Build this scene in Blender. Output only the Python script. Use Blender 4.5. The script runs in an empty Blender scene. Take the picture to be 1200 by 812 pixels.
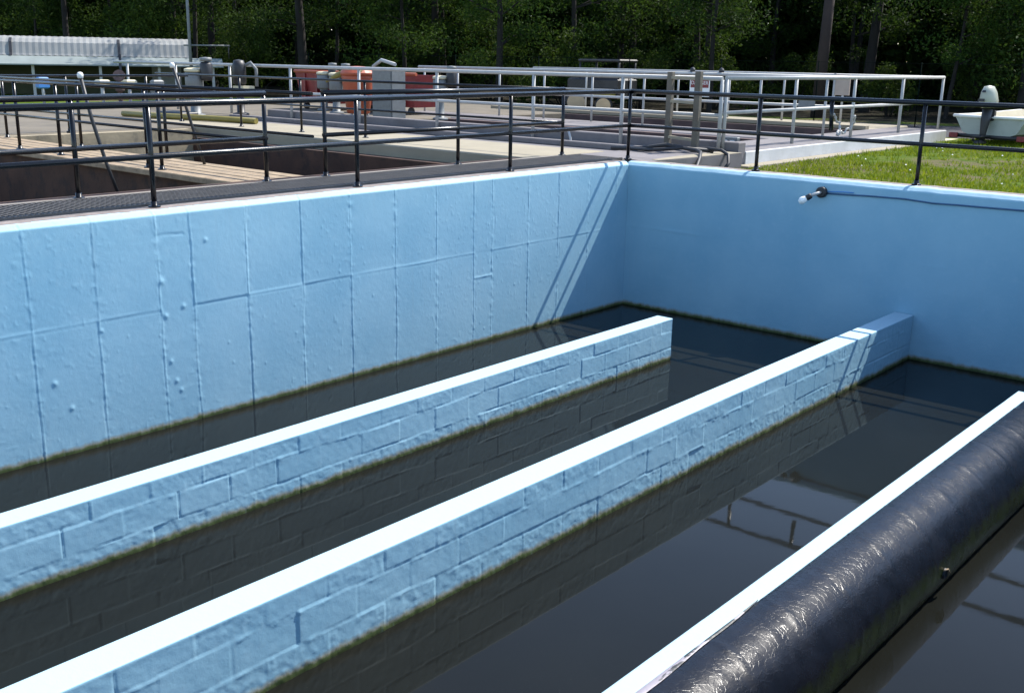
import bpy, math, random
import numpy as np
from mathutils import Matrix, Vector
random.seed(7)
RNG = np.random.default_rng(11)
scn = bpy.context.scene
C = scn.collection
D = 1.815            # level of the concrete decks above the basin's algae line (z = 0)
G = 1.60             # level of the lawn and the ground round the works
WATER = -0.060

# ------------------------------------------------------------------ helpers
class MB:
    """collects verts and faces for ONE mesh, in world coordinates"""
    def __init__(self): self.v = []; self.f = []; self.s = []; self.m = []
    def add(self, vs, fs, smooth=False, mi=0):
        o = len(self.v); self.v += [tuple(p) for p in vs]
        for f in fs:
            self.f.append(tuple(i + o for i in f)); self.s.append(smooth); self.m.append(mi)
        return self
    def box(self, x0, x1, y0, y1, z0, z1, mi=0, bev=0.0):
        if bev > 0:
            b = bev; vs = []
            for (z, k) in ((z0, b), (z0 + b, 0), (z1 - b, 0), (z1, b)):
                vs += [(x0+k, y0, z), (x1-k, y0, z), (x1, y0+k, z), (x1, y1-k, z), (x1-k, y1, z), (x0+k, y1, z), (x0, y1-k, z), (x0, y0+k, z)] if k == 0 else \
                      [(x0+k, y0+k, z), (x1-k, y0+k, z), (x1-k, y0+k, z), (x1-k, y1-k, z), (x1-k, y1-k, z), (x0+k, y1-k, z), (x0+k, y1-k, z), (x0+k, y0+k, z)]
            # simple bevel: rings of 4 corners
            vs = []
            for (z, k) in ((z0, b), (z0 + b, 0), (z1 - b, 0), (z1, b)):
                vs += [(x0+k, y0+k, z), (x1-k, y0+k, z), (x1-k, y1-k, z), (x0+k, y1-k, z)]
            fs = [(3, 2, 1, 0), (12, 13, 14, 15)]
            for r in range(3):
                for i in range(4):
                    j = (i + 1) % 4; fs.append((r*4+i, r*4+j, r*4+4+j, r*4+4+i))
            return self.add(vs, fs, False, mi)
        vs = [(x0, y0, z0), (x1, y0, z0), (x1, y1, z0), (x0, y1, z0), (x0, y0, z1), (x1, y0, z1), (x1, y1, z1), (x0, y1, z1)]
        return self.add(vs, [(3, 2, 1, 0), (4, 5, 6, 7), (0, 1, 5, 4), (1, 2, 6, 5), (2, 3, 7, 6), (3, 0, 4, 7)], False, mi)
    def obox(self, c, ax, ay, hx, hy, z0, z1, mi=0):
        """box with horizontal axes ax, ay (unit 2-vectors) about centre c"""
        vs = []
        for z in (z0, z1):
            for sx, sy in ((-1, -1), (1, -1), (1, 1), (-1, 1)):
                vs.append((c[0]+ax[0]*hx*sx+ay[0]*hy*sy, c[1]+ax[1]*hx*sx+ay[1]*hy*sy, z))
        return self.add(vs, [(3, 2, 1, 0), (4, 5, 6, 7), (0, 1, 5, 4), (1, 2, 6, 5), (2, 3, 7, 6), (3, 0, 4, 7)], False, mi)
    def path(self, pts, r, n=10, caps=True, mi=0):
        pts = [Vector(p) for p in pts]; k = len(pts)
        rs = r if isinstance(r, (list, tuple)) else [r]*k
        o = len(self.v); up = None
        for i, p in enumerate(pts):
            t = (pts[min(i+1, k-1)] - pts[max(i-1, 0)]).normalized()
            if up is None: up = Vector((0, 0, 1)) if abs(t.z) < .9 else Vector((1, 0, 0))
            a = t.cross(up).normalized(); b = a.cross(t).normalized(); up = b
            for j in range(n):
                w = 2*math.pi*j/n; self.v.append(tuple(p + (a*math.cos(w) + b*math.sin(w))*rs[i]))
        for i in range(k-1):
            for j in range(n):
                j2 = (j+1) % n
                self.f.append((o+i*n+j, o+i*n+j2, o+(i+1)*n+j2, o+(i+1)*n+j)); self.s.append(True); self.m.append(mi)
        if caps:
            self.f.append(tuple(o+j for j in range(n-1, -1, -1))); self.s.append(False); self.m.append(mi)
            self.f.append(tuple(o+(k-1)*n+j for j in range(n))); self.s.append(False); self.m.append(mi)
        return self
    def tube(self, p, q, r, r2=None, n=12, mi=0): return self.path([p, q], [r, r if r2 is None else r2], n, True, mi)
    def lathe(self, prof, c, n=20, axis='z', mi=0, dirv=None):
        """prof: (radius, height) list"""
        if dirv is None: dirv = {'z': (0, 0, 1), 'x': (1, 0, 0), 'y': (0, 1, 0)}[axis]
        t = Vector(dirv).normalized(); up = Vector((0, 0, 1)) if abs(t.z) < .9 else Vector((1, 0, 0))
        a = t.cross(up).normalized(); b = a.cross(t).normalized(); c = Vector(c); o = len(self.v)
        for (r, h) in prof:
            for j in range(n):
                w = 2*math.pi*j/n; self.v.append(tuple(c + t*h + (a*math.cos(w)+b*math.sin(w))*max(r, 1e-4)))
        for i in range(len(prof)-1):
            for j in range(n):
                j2 = (j+1) % n
                self.f.append((o+i*n+j, o+i*n+j2, o+(i+1)*n+j2, o+(i+1)*n+j)); self.s.append(abs(prof[i][0]-prof[i+1][0]) < .6*abs(prof[i][1]-prof[i+1][1])+.002); self.m.append(mi)
        self.f.append(tuple(o+j for j in range(n-1, -1, -1))); self.s.append(False); self.m.append(mi)
        self.f.append(tuple(o+(len(prof)-1)*n+j for j in range(n))); self.s.append(False); self.m.append(mi)
        return self
    def build(self, name, mats, parent=None):
        root = parent
        while root is not None and root.parent is not None: root = root.parent
        off = root.location if root is not None else Vector((0, 0, 0))
        me = bpy.data.meshes.new(name)
        me.from_pydata([(x-off.x, y-off.y, z-off.z) for x, y, z in self.v], [], self.f)
        mats = mats if isinstance(mats, (list, tuple)) else [mats]
        for m in mats: me.materials.append(m)
        me.polygons.foreach_set('use_smooth', self.s); me.polygons.foreach_set('material_index', self.m)
        me.update(); o = bpy.data.objects.new(name, me); C.objects.link(o)
        if parent is not None: o.parent = parent
        return o

def np_mesh(name, V, F, mats, smooth=True, mi=None, parent=None):
    V = np.asarray(V, np.float32); F = np.asarray(F, np.int32); k = F.shape[1]
    me = bpy.data.meshes.new(name); me.vertices.add(len(V)); me.vertices.foreach_set('co', V.ravel())
    me.loops.add(F.size); me.loops.foreach_set('vertex_index', F.ravel())
    me.polygons.add(len(F)); me.polygons.foreach_set('loop_start', np.arange(0, F.size, k, dtype=np.int32))
    me.polygons.foreach_set('loop_total', np.full(len(F), k, np.int32))
    for m in (mats if isinstance(mats, (list, tuple)) else [mats]): me.materials.append(m)
    if mi is not None: me.polygons.foreach_set('material_index', np.asarray(mi, np.int32))
    me.polygons.foreach_set('use_smooth', np.full(len(F), smooth, bool))
    me.update(calc_edges=True); me.validate()
    o = bpy.data.objects.new(name, me); C.objects.link(o)
    if parent is not None: o.parent = parent
    return o

def thing(name, loc, label, cat, group=None):
    o = bpy.data.objects.new(name, None); o.empty_display_size = .2; C.objects.link(o)
    o.location = loc; return tag(o, label, cat, group)
def tag(o, label, cat, group=None):
    o['label'] = label; o['category'] = cat
    if group: o['group'] = group
    return o
def struct(o): o['kind'] = 'structure'; return o
def copy_tree(o, loc, label=None, rotz=None, scale=None):
    kids = list(o.children)
    c = o.copy(); C.objects.link(c); c.location = loc
    if rotz is not None: c.rotation_euler = (0, 0, rotz)
    if scale is not None: c.scale = scale
    if label: c['label'] = label
    def rec(src, dst):
        for ch in list(src.children):
            if ch is c: continue
            d = ch.copy(); C.objects.link(d); d.parent = dst; rec(ch, d)
    for ch in kids:
        d = ch.copy(); C.objects.link(d); d.parent = c; rec(ch, d)
    return c

# value noise --------------------------------------------------------------
def hash2(i, j, seed):
    with np.errstate(over='ignore'):
        n = (i.astype(np.int64)*374761393 + j.astype(np.int64)*668265263 + seed*1274126177) & 0x7fffffff
        n = ((n ^ (n >> 13))*1274126177) & 0x7fffffff
        n = (n ^ (n >> 16)) & 0xffff
    return n/65535.0
def vnoise(x, y, seed=0):
    xi = np.floor(x); yi = np.floor(y); fx = x-xi; fy = y-yi
    fx = fx*fx*(3-2*fx); fy = fy*fy*(3-2*fy)
    a = hash2(xi, yi, seed); b = hash2(xi+1, yi, seed); c = hash2(xi, yi+1, seed); d = hash2(xi+1, yi+1, seed)
    return (a*(1-fx)+b*fx)*(1-fy)+(c*(1-fx)+d*fx)*fy*1.0
def fbm(x, y, s, oct=3, seed=0):
    r = 0; a = 1; t = 0
    for k in range(oct):
        r = r + a*(vnoise(x*s, y*s, seed+k*17)-.5); t += a; a *= .55; s *= 2.1
    return r/t

# ------------------------------------------------------------------ materials
def new_mat(name):
    m = bpy.data.materials.new(name); m.use_nodes = True
    nt = m.node_tree; b = nt.nodes['Principled BSDF']; return m, nt, b
def N(nt, t, **kw):
    n = nt.nodes.new(t)
    for k, v in kw.items(): setattr(n, k, v)
    return n
def noise(nt, vec, scale, detail=4, rough=.55):
    n = N(nt, 'ShaderNodeTexNoise'); n.inputs['Scale'].default_value = scale; n.inputs['Detail'].default_value = detail
    n.inputs['Roughness'].default_value = rough; nt.links.new(vec, n.inputs['Vector']); return n
def ramp(nt, fac, stops):
    r = N(nt, 'ShaderNodeValToRGB'); e = r.color_ramp.elements
    while len(e) < len(stops): e.new(.5)
    for k, (p, c) in enumerate(stops):
        e[k].position = p; e[k].color = (*c, 1) if len(c) == 3 else c
    nt.links.new(fac, r.inputs['Fac']); return r
def mixc(nt, fac, a, b, mode='MIX'):
    m = N(nt, 'ShaderNodeMix', data_type='RGBA', blend_type=mode)
    for k, v in ((0, fac), (6, a), (7, b)):
        if isinstance(v, bpy.types.NodeSocket): nt.links.new(v, m.inputs[k])
        elif k == 0: m.inputs[0].default_value = v
        else: m.inputs[k].default_value = (*v, 1)
    return m.outputs[2]
def math_(nt, op, a, b=None, clamp=False):
    m = N(nt, 'ShaderNodeMath', operation=op); m.use_clamp = clamp
    for k, v in ((0, a), (1, b)):
        if v is None: continue
        if isinstance(v, bpy.types.NodeSocket): nt.links.new(v, m.inputs[k])
        else: m.inputs[k].default_value = v
    return m.outputs[0]
def bump(nt, b, height, strength, dist=.01):
    n = N(nt, 'ShaderNodeBump'); n.inputs['Strength'].default_value = strength; n.inputs['Distance'].default_value = dist
    nt.links.new(height, n.inputs['Height'])
    if b.inputs['Normal'].links: nt.links.new(b.inputs['Normal'].links[0].from_socket, n.inputs['Normal'])
    nt.links.new(n.outputs[0], b.inputs['Normal']); return n
def geo(nt): return N(nt, 'ShaderNodeNewGeometry').outputs['Position']
def objc(nt): return N(nt, 'ShaderNodeTexCoord').outputs['Object']

def plain(name, col, rough=.6, var=.25, scale=3.0, metal=0.0, bumps=.15, bscale=40, spec=.5, stain=None, stain_amt=.5):
    m, nt, b = new_mat(name); v = objc(nt)
    n = noise(nt, v, scale, 5)
    c = ramp(nt, n.outputs[0], [(.3, tuple(x*(1-var) for x in col)), (.7, tuple(min(1, x*(1+var)) for x in col))]).outputs[0]
    if stain:
        n2 = noise(nt, v, scale*2.3, 6, .7)
        f = ramp(nt, n2.outputs[0], [(.5, (0, 0, 0)), (.68, (stain_amt,)*3)]).outputs[0]
        c = mixc(nt, f, c, stain)
    nt.links.new(c, b.inputs['Base Color'])
    b.inputs['Roughness'].default_value = rough; b.inputs['Metallic'].default_value = metal; b.inputs['Specular IOR Level'].default_value = spec
    if bumps > 0: bump(nt, b, noise(nt, v, bscale, 4).outputs[0], bumps, .01)
    return m

M = {}
BLUE = (.245, .43, .53)
def blue_paint(name):
    m, nt, b = new_mat(name); v = geo(nt)
    n1 = noise(nt, v, 1.1, 5); n2 = noise(nt, v, 14, 4)
    c = ramp(nt, n1.outputs[0], [(.3, (BLUE[0]*.84, BLUE[1]*.9, BLUE[2]*.93)), (.7, (BLUE[0]*1.14, BLUE[1]*1.07, BLUE[2]*1.04))]).outputs[0]
    c = mixc(nt, ramp(nt, n2.outputs[0], [(.55, (0, 0, 0)), (.75, (.35, .35, .35))]).outputs[0], c, (BLUE[0]*1.25, BLUE[1]*1.1, BLUE[2]*1.05))
    sep = N(nt, 'ShaderNodeSeparateXYZ'); nt.links.new(v, sep.inputs[0])
    mp = N(nt, 'ShaderNodeMapping'); nt.links.new(v, mp.inputs[0]); mp.inputs['Scale'].default_value = (1, 1, .6)
    n3 = noise(nt, mp.outputs[0], 8, 7, .72)
    zz = math_(nt, 'ADD', sep.outputs[2], math_(nt, 'MULTIPLY', math_(nt, 'SUBTRACT', n3.outputs[0], .5), .085))
    # water-line scum: paint, buff scale, olive algae, dark
    t = N(nt, 'ShaderNodeMapRange'); nt.links.new(zz, t.inputs[0])
    for k, x in ((1, -.12), (2, .08), (3, 0.), (4, 1.)): t.inputs[k].default_value = x
    alg = ramp(nt, t.outputs[0], [(.0, (.012, .016, .008)), (.28, (.030, .040, .012)), (.40, (.075, .10, .034)), (.49, (.23, .23, .18)), (1., (.23, .25, .24))]).outputs[0]
    f = ramp(nt, t.outputs[0], [(.48, (1, 1, 1)), (.64, (0, 0, 0))]).outputs[0]
    c = mixc(nt, f, c, alg)
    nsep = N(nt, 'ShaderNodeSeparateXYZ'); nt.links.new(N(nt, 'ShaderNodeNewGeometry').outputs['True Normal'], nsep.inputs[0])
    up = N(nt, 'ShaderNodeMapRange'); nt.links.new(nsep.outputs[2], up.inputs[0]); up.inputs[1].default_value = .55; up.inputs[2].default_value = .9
    c = mixc(nt, up.outputs[0], c, (.345, .50, .57))  # upward faces bleached paler; sunlit overexposure is put into this colour too
    # thin run marks low on the paint
    mp2 = N(nt, 'ShaderNodeMapping'); nt.links.new(v, mp2.inputs[0]); mp2.inputs['Scale'].default_value = (6, 6, .3)
    n4 = noise(nt, mp2.outputs[0], 3, 5)
    drip = ramp(nt, n4.outputs[0], [(.60, (0, 0, 0)), (.72, (.16, .16, .16))]).outputs[0]
    c = mixc(nt, drip, c, (.27, .38, .43))
    nt.links.new(c, b.inputs['Base Color'])
    b.inputs['Roughness'].default_value = .62; b.inputs['Specular IOR Level'].default_value = .25
    bump(nt, b, noise(nt, v, 22, 5, .6).outputs[0], .12, .012)
    bump(nt, b, noise(nt, v, 120, 3, .6).outputs[0], .14, .004)
    return m
M['blue'] = blue_paint('blue_masonry_paint')
M['grime'] = plain('bare_wall_top', (.20, .17, .155), .9, .25, 8, bumps=.4, stain=(.10, .08, .07))
M['concrete'] = plain('deck_concrete', (.24, .215, .18), .92, .14, 1.4, bumps=.3, bscale=60, stain=(.15, .13, .105), stain_amt=.5)
M['apron'] = plain('apron_concrete', (.13, .11, .08), .92, .2, .9, bumps=.3, bscale=50, stain=(.085, .075, .06), stain_amt=.7)
M['ladderwood'] = plain('grey_ladder_timber', (.115, .10, .078), .9, .2, 6, bumps=.3, bscale=30)
M['palecon'] = plain('pale_concrete', (.265, .232, .165), .92, .10, 2., bumps=.3, bscale=50, stain=(.24, .21, .165), stain_amt=.45)
M['greycon'] = plain('grey_concrete', (.155, .142, .143), .92, .16, 1.2, bumps=.3, bscale=60, stain=(.10, .09, .088), stain_amt=.6)
M['whitecon'] = plain('whitewashed_concrete', (.52, .52, .52), .85, .10, 2., bumps=.25, bscale=40, stain=(.42, .41, .38), stain_amt=.45)
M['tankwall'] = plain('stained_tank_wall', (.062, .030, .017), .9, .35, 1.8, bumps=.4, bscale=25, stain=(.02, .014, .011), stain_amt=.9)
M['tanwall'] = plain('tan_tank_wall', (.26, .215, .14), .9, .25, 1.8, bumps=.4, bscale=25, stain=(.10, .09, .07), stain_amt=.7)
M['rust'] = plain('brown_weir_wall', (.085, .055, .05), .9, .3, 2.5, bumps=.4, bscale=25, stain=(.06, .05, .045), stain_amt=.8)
M['black'] = plain('black_rail_paint', (.005, .006, .008), .24, .3, 9, bumps=.06, bscale=60, spec=.34)
M['galv'] = plain('galvanised_rail', (.36, .36, .35), .5, .10, 5, metal=.0, bumps=.05, spec=.6, stain=(.26, .25, .235), stain_amt=.4)
M['grate'] = plain('steel_grating', (.085, .078, .072), .6, .2, 6, bumps=.1)
M['dark'] = plain('dark_steel', (.018, .018, .02), .5, .3, 8, bumps=.1)
M['wood'] = plain('weathered_timber', (.27, .20, .125), .85, .25, 6, bumps=.3, bscale=30, stain=(.12, .09, .065))
M['grey'] = plain('grey_enamel', (.15, .16, .16), .5, .1, 6, bumps=.05, stain=(.10, .10, .095))
M['white'] = plain('white_enamel', (.72, .72, .68), .45, .06, 6, bumps=.04)
M['cream'] = plain('cream_enamel', (.5, .45, .30), .5, .08, 6, bumps=.04)
M['red'] = plain('red_paint', (.20, .020, .020), .5, .2, 5, bumps=.08, stain=(.10, .02, .02))
M['orange'] = plain('orange_plastic', (.36, .075, .03), .5, .15, 5, bumps=.05)
M['yellow'] = plain('yellow_paint', (.19, .155, .03), .55, .15, 5, bumps=.05)
M['bluep'] = plain('blue_enamel', (.05, .20, .50), .5, .15, 5, bumps=.05)
M['rubber'] = plain('black_rubber', (.016, .016, .018), .55, .3, 12, bumps=.1)
M['tan'] = plain('tan_wheel', (.48, .36, .22), .6, .1, 6, bumps=.05)
M['bark'] = plain('tree_bark', (.013, .011, .009), .95, .35, 4, bumps=.6, bscale=18)
M['pole'] = plain('brown_pole_wood', (.028, .018, .014), .9, .25, 3, bumps=.4, bscale=22)
M['roof'] = plain('ribbed_grey_roofing', (.22, .225, .22), .75, .10, 2.2, bumps=.2, bscale=14, stain=(.19, .195, .19), stain_amt=.6)
M['eave'] = plain('pale_eave_sheet', (.19, .22, .21), .6, .12, 2.2, bumps=.1)
M['olive'] = plain('olive_siding', (.045, .052, .026), .85, .15, 3, bumps=.1)
M['hull'] = plain('boat_gelcoat', (.33, .36, .32), .35, .06, 3, bumps=.03, stain=(.24, .26, .22))
M['boatin'] = plain('boat_interior', (.36, .32, .22), .7, .1, 4, bumps=.05)
M['cowl'] = plain('outboard_cowling', (.36, .37, .30), .35, .06, 5, bumps=.02)
M['fence'] = plain('green_fence_wire', (.002, .006, .005), 1., .2, 5, bumps=0, spec=.05)
M['glassbulb'] = plain('frosted_bulb', (.85, .85, .82), .25, .02, 5, bumps=0)
M['asphalt'] = plain('tree_shaded_asphalt', (.03, .028, .033), .95, .2, 2, bumps=.4, bscale=80)
M['beige'] = plain('beige_board', (.42, .33, .26), .7, .08, 5, bumps=.05)

def mat_water(name, base, rough=.035, bst=.03, spec=.18):
    m, nt, b = new_mat(name); v = geo(nt)
    n = noise(nt, v, .7, 3)
    c = ramp(nt, n.outputs[0], [(.3, tuple(x*.85 for x in base)), (.7, tuple(x*1.15 for x in base))]).outputs[0]
    # fine floating specks
    vo = N(nt, 'ShaderNodeTexVoronoi'); vo.inputs['Scale'].default_value = 26; nt.links.new(v, vo.inputs['Vector'])
    sp = ramp(nt, vo.outputs['Distance'], [(.0, (.5, .5, .5)), (.055, (0, 0, 0))]).outputs[0]
    n2 = noise(nt, v, 1.7, 4)
    gate = ramp(nt, n2.outputs[0], [(.42, (0, 0, 0)), (.62, (.6, .6, .6))]).outputs[0]
    c = mixc(nt, mixc(nt, 1., sp, gate, 'MULTIPLY'), c, (.30, .30, .26))
    nt.links.new(c, b.inputs['Base Color'])
    b.inputs['Roughness'].default_value = rough; b.inputs['IOR'].default_value = 1.33; b.inputs['Specular IOR Level'].default_value = spec
    n3 = noise(nt, v, 2.2, 3); bump(nt, b, n3.outputs[0], bst, .02)
    n4 = noise(nt, v, 16, 2); bump(nt, b, n4.outputs[0], bst*.5, .003)
    return m
M['water'] = mat_water('murky_basin_water', (.0085, .0090, .0074))
M['waterb'] = mat_water('brown_tank_water', (.050, .025, .017), .4, .05, .06)

def mat_tar():
    m, nt, b = new_mat('tar_wrap'); v = geo(nt)
    sep = N(nt, 'ShaderNodeSeparateXYZ'); nt.links.new(v, sep.inputs[0])
    n1 = noise(nt, v, 7, 5)
    c = ramp(nt, n1.outputs[0], [(.3, (.003, .003, .0045)), (.7, (.007, .0075, .011))]).outputs[0]
    # moss on the underside near the water
    n2 = noise(nt, v, 6, 6, .7)
    h = math_(nt, 'ADD', sep.outputs[2], math_(nt, 'MULTIPLY', math_(nt, 'SUBTRACT', n2.outputs[0], .5), .22))
    t = N(nt, 'ShaderNodeMapRange'); nt.links.new(h, t.inputs[0])
    for k, x in ((1, .01), (2, .21), (3, 1.), (4, 0.)): t.inputs[k].default_value = x
    c = mixc(nt, t.outputs[0], c, (.024, .036, .005))
    sc = N(nt, 'ShaderNodeMapRange', interpolation_type='SMOOTHSTEP'); nt.links.new(math_(nt, 'ADD', sep.outputs[2], math_(nt, 'MULTIPLY', math_(nt, 'SUBTRACT', n2.outputs[0], .5), .03)), sc.inputs[0])
    for k, x in ((1, -.026), (2, -.044), (3, 0.), (4, 1.)): sc.inputs[k].default_value = x
    c = mixc(nt, sc.outputs[0], c, (.06, .055, .028))
    nt.links.new(c, b.inputs['Base Color'])
    rr = N(nt, 'ShaderNodeMapRange'); nt.links.new(n2.outputs[0], rr.inputs[0])
    for k, x in ((1, .3), (2, .7), (3, .19), (4, .33)): rr.inputs[k].default_value = x
    nt.links.new(rr.outputs[0], b.inputs['Roughness']); b.inputs['Specular IOR Level'].default_value = .21
    mp = N(nt, 'ShaderNodeMapping'); nt.links.new(v, mp.inputs[0]); mp.inputs['Scale'].default_value = (1, .35, 1); mp.inputs['Rotation'].default_value = (0, 0, .5)
    bump(nt, b, noise(nt, v, 5, 4).outputs[0], .10, .02)
    bump(nt, b, noise(nt, mp.outputs[0], 55, 5, .7).outputs[0], .12, .010)
    w = N(nt, 'ShaderNodeTexVoronoi', feature='DISTANCE_TO_EDGE'); w.inputs['Scale'].default_value = 21; 
    dn = noise(nt, v, 5, 4); 
    dv = N(nt, 'ShaderNodeVectorMath', operation='ADD'); nt.links.new(v, dv.inputs[0])
    dm = N(nt, 'ShaderNodeVectorMath', operation='SCALE'); nt.links.new(dn.outputs['Color'], dm.inputs[0]); dm.inputs['Scale'].default_value = .25
    nt.links.new(dm.outputs[0], dv.inputs[1]); nt.links.new(dv.outputs[0], w.inputs['Vector'])
    cr = ramp(nt, w.outputs['Distance'], [(.0, (1, 1, 1)), (.05, (0, 0, 0))]).outputs[0]
    bump(nt, b, cr, .15, .005)
    return m
M['tar'] = mat_tar()

def mat_seam():
    m, nt, b = new_mat('worn_tar_coat'); v = geo(nt)
    sep = N(nt, 'ShaderNodeSeparateXYZ'); nt.links.new(v, sep.inputs[0])
    mp = N(nt, 'ShaderNodeMapping'); nt.links.new(v, mp.inputs[0]); mp.inputs['Scale'].default_value = (6, 1.6, 9)
    n = noise(nt, mp.outputs[0], 2.6, 6, .65)
    t = N(nt, 'ShaderNodeMapRange'); nt.links.new(sep.outputs[1], t.inputs[0])       # worn towards the near end
    for k, x in ((1, -6.7), (2, -7.9), (3, -.14), (4, .10)): t.inputs[k].default_value = x
    f = ramp(nt, math_(nt, 'ADD', n.outputs[0], t.outputs[0]), [(.49, (0, 0, 0)), (.53, (1, 1, 1))]).outputs[0]
    n2 = noise(nt, v, 5, 5)
    dk = ramp(nt, n2.outputs[0], [(.35, (.006, .008, .008)), (.65, (.016, .020, .018))]).outputs[0]
    nt.links.new(mixc(nt, f, dk, (.26, .235, .26)), b.inputs['Base Color']); b.inputs['Roughness'].default_value = .5
    bump(nt, b, noise(nt, v, 26, 4).outputs[0], .4, .01)
    return m
M['seam'] = mat_seam()

def mat_ground():
    m, nt, b = new_mat('ground_soil'); v = geo(nt)
    n1 = noise(nt, v, .35, 5); n2 = noise(nt, v, 3.2, 6, .7); n3 = noise(nt, v, 40, 3)
    g = ramp(nt, n2.outputs[0], [(.3, (.045, .078, .006)), (.52, (.072, .112, .009)), (.72, (.10, .12, .02))]).outputs[0]
    d = ramp(nt, n3.outputs[0], [(.35, (.10, .072, .048)), (.65, (.16, .115, .085))]).outputs[0]
    f = ramp(nt, math_(nt, 'ADD', math_(nt, 'MULTIPLY', n1.outputs[0], .55), math_(nt, 'MULTIPLY', n2.outputs[0], .45)), [(.49, (0, 0, 0)), (.57, (.8, .8, .8))]).outputs[0]
    c = mixc(nt, f, g, d)
    nt.links.new(c, b.inputs['Base Color']); b.inputs['Roughness'].default_value = 1; b.inputs['Specular IOR Level'].default_value = .1
    bump(nt, b, n3.outputs[0], .8, .04); return m
M['ground'] = mat_ground()
M['litter'] = plain('forest_litter', (.018, .015, .010), 1., .4, 1.5, bumps=.6, bscale=12, spec=.1, stain=(.012, .022, .005), stain_amt=.8)

def mat_leaf(name, c1, c2, trans=.35):
    m, nt, b = new_mat(name)
    oi = N(nt, 'ShaderNodeObjectInfo'); v = objc(nt)
    n = noise(nt, v, 1.3, 3); wn = N(nt, 'ShaderNodeTexWhiteNoise'); 
    mu = N(nt, 'ShaderNodeVectorMath', operation='SCALE'); nt.links.new(v, mu.inputs[0]); mu.inputs['Scale'].default_value = 9.
    sn = N(nt, 'ShaderNodeVectorMath', operation='FLOOR'); nt.links.new(mu.outputs[0], sn.inputs[0]); nt.links.new(sn.outputs[0], wn.inputs['Vector'])
    f = math_(nt, 'ADD', math_(nt, 'MULTIPLY', n.outputs[0], .5), math_(nt, 'MULTIPLY', wn.outputs['Value'], .5))
    c = ramp(nt, f, [(.25, c1), (.75, c2)]).outputs[0]
    hs = N(nt, 'ShaderNodeHueSaturation'); nt.links.new(c, hs.inputs['Color'])
    hv = N(nt, 'ShaderNodeMapRange'); nt.links.new(oi.outputs['Random'], hv.inputs[0])
    for k, x in ((1, 0), (2, 1), (3, .75), (4, 1.25)): hv.inputs[k].default_value = x
    nt.links.new(hv.outputs[0], hs.inputs['Value'])
    nt.links.new(hs.outputs[0], b.inputs['Base Color']); b.inputs['Roughness'].default_value = .65; b.inputs['Specular IOR Level'].default_value = .10
    tr = N(nt, 'ShaderNodeBsdfTranslucent'); 
    hs2 = N(nt, 'ShaderNodeHueSaturation'); nt.links.new(hs.outputs[0], hs2.inputs['Color']); hs2.inputs['Value'].default_value = 1.7; hs2.inputs['Hue'].default_value = .48
    nt.links.new(hs2.outputs[0], tr.inputs['Color'])
    mx = N(nt, 'ShaderNodeMixShader'); mx.inputs[0].default_value = trans
    nt.links.new(b.outputs[0], mx.inputs[1]); nt.links.new(tr.outputs[0], mx.inputs[2])
    nt.links.new(mx.outputs[0], nt.nodes['Material Output'].inputs['Surface']); return m
M['leaf'] = mat_leaf('tree_leaves', (.009, .024, .004), (.032, .066, .009))
M['leaf2'] = mat_leaf('shrub_leaves', (.011, .027, .004), (.042, .075, .010))
M['blade'] = mat_leaf('grass_blades', (.078, .125, .005), (.15, .195, .012), .3)

# ------------------------------------------------------------------ camera, light
cam = bpy.data.cameras.new('camera'); co = bpy.data.objects.new('camera', cam); C.objects.link(co)
Rr = Vector((0.7557, 0.6547, 0.0170)); Uu = Vector((-0.1844, 0.1878, 0.9648)); Ff = Vector((-0.6285, 0.7322, -0.2626))
co.matrix_world = Matrix(((Rr.x, Uu.x, -Ff.x, 7.8152), (Rr.y, Uu.y, -Ff.y, -11.3518), (Rr.z, Uu.z, -Ff.z, 3.052), (0, 0, 0, 1)))
cam.sensor_width = 36; cam.lens = 1234.65/1200*36; cam.clip_end = 2000; cam.clip_start = .05
scn.camera = co

SUN = Vector((.20, .75, 1.0)).normalized()
w = bpy.data.worlds.new('World'); scn.world = w; w.use_nodes = True
sky = w.node_tree.nodes.new('ShaderNodeTexSky'); sky.sky_type = 'NISHITA'; sky.sun_disc = False
sky.sun_elevation = math.asin(SUN.z); sky.sun_rotation = math.atan2(SUN.x, SUN.y)
sky.air_density = 1.0; sky.dust_density = .4; sky.ozone_density = 3.0
bg = w.node_tree.nodes['Background']; bg.inputs['Strength'].default_value = .165
wt = w.node_tree; wg = N(wt, 'ShaderNodeTexCoord').outputs['Generated']
wsep = N(wt, 'ShaderNodeSeparateXYZ'); wt.links.new(wg, wsep.inputs[0])
wz = math_(wt, 'ADD', math_(wt, 'MAXIMUM', wsep.outputs[2], .0), .18)
wcmb = N(wt, 'ShaderNodeCombineXYZ'); wt.links.new(math_(wt, 'DIVIDE', wsep.outputs[0], wz), wcmb.inputs[0]); wt.links.new(math_(wt, 'DIVIDE', wsep.outputs[1], wz), wcmb.inputs[1])
wn_ = noise(wt, wcmb.outputs[0], 1.15, 7, .58)
wf = ramp(wt, wn_.outputs[0], [(.53, (0, 0, 0)), (.70, (.75, .75, .75))]).outputs[0]
wbw = N(wt, 'ShaderNodeRGBToBW'); wt.links.new(sky.outputs[0], wbw.inputs[0])
wcl = math_(wt, 'MULTIPLY', wbw.outputs[0], 2.0)
wt.links.new(mixc(wt, wf, sky.outputs[0], wcl), bg.inputs['Color'])
sl = bpy.data.lights.new('sun', 'SUN'); sl.energy = 4.3; sl.angle = math.radians(.53); sl.color = (1, .95, .87)
so = bpy.data.objects.new('sun', sl); C.objects.link(so); so.rotation_euler = SUN.to_track_quat('Z', 'Y').to_euler(); so.location = (10, 20, 30)
scn.view_settings.view_transform = 'Standard'; scn.view_settings.look = 'None'; scn.view_settings.exposure = 1.05; scn.view_settings.gamma = 1

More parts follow.
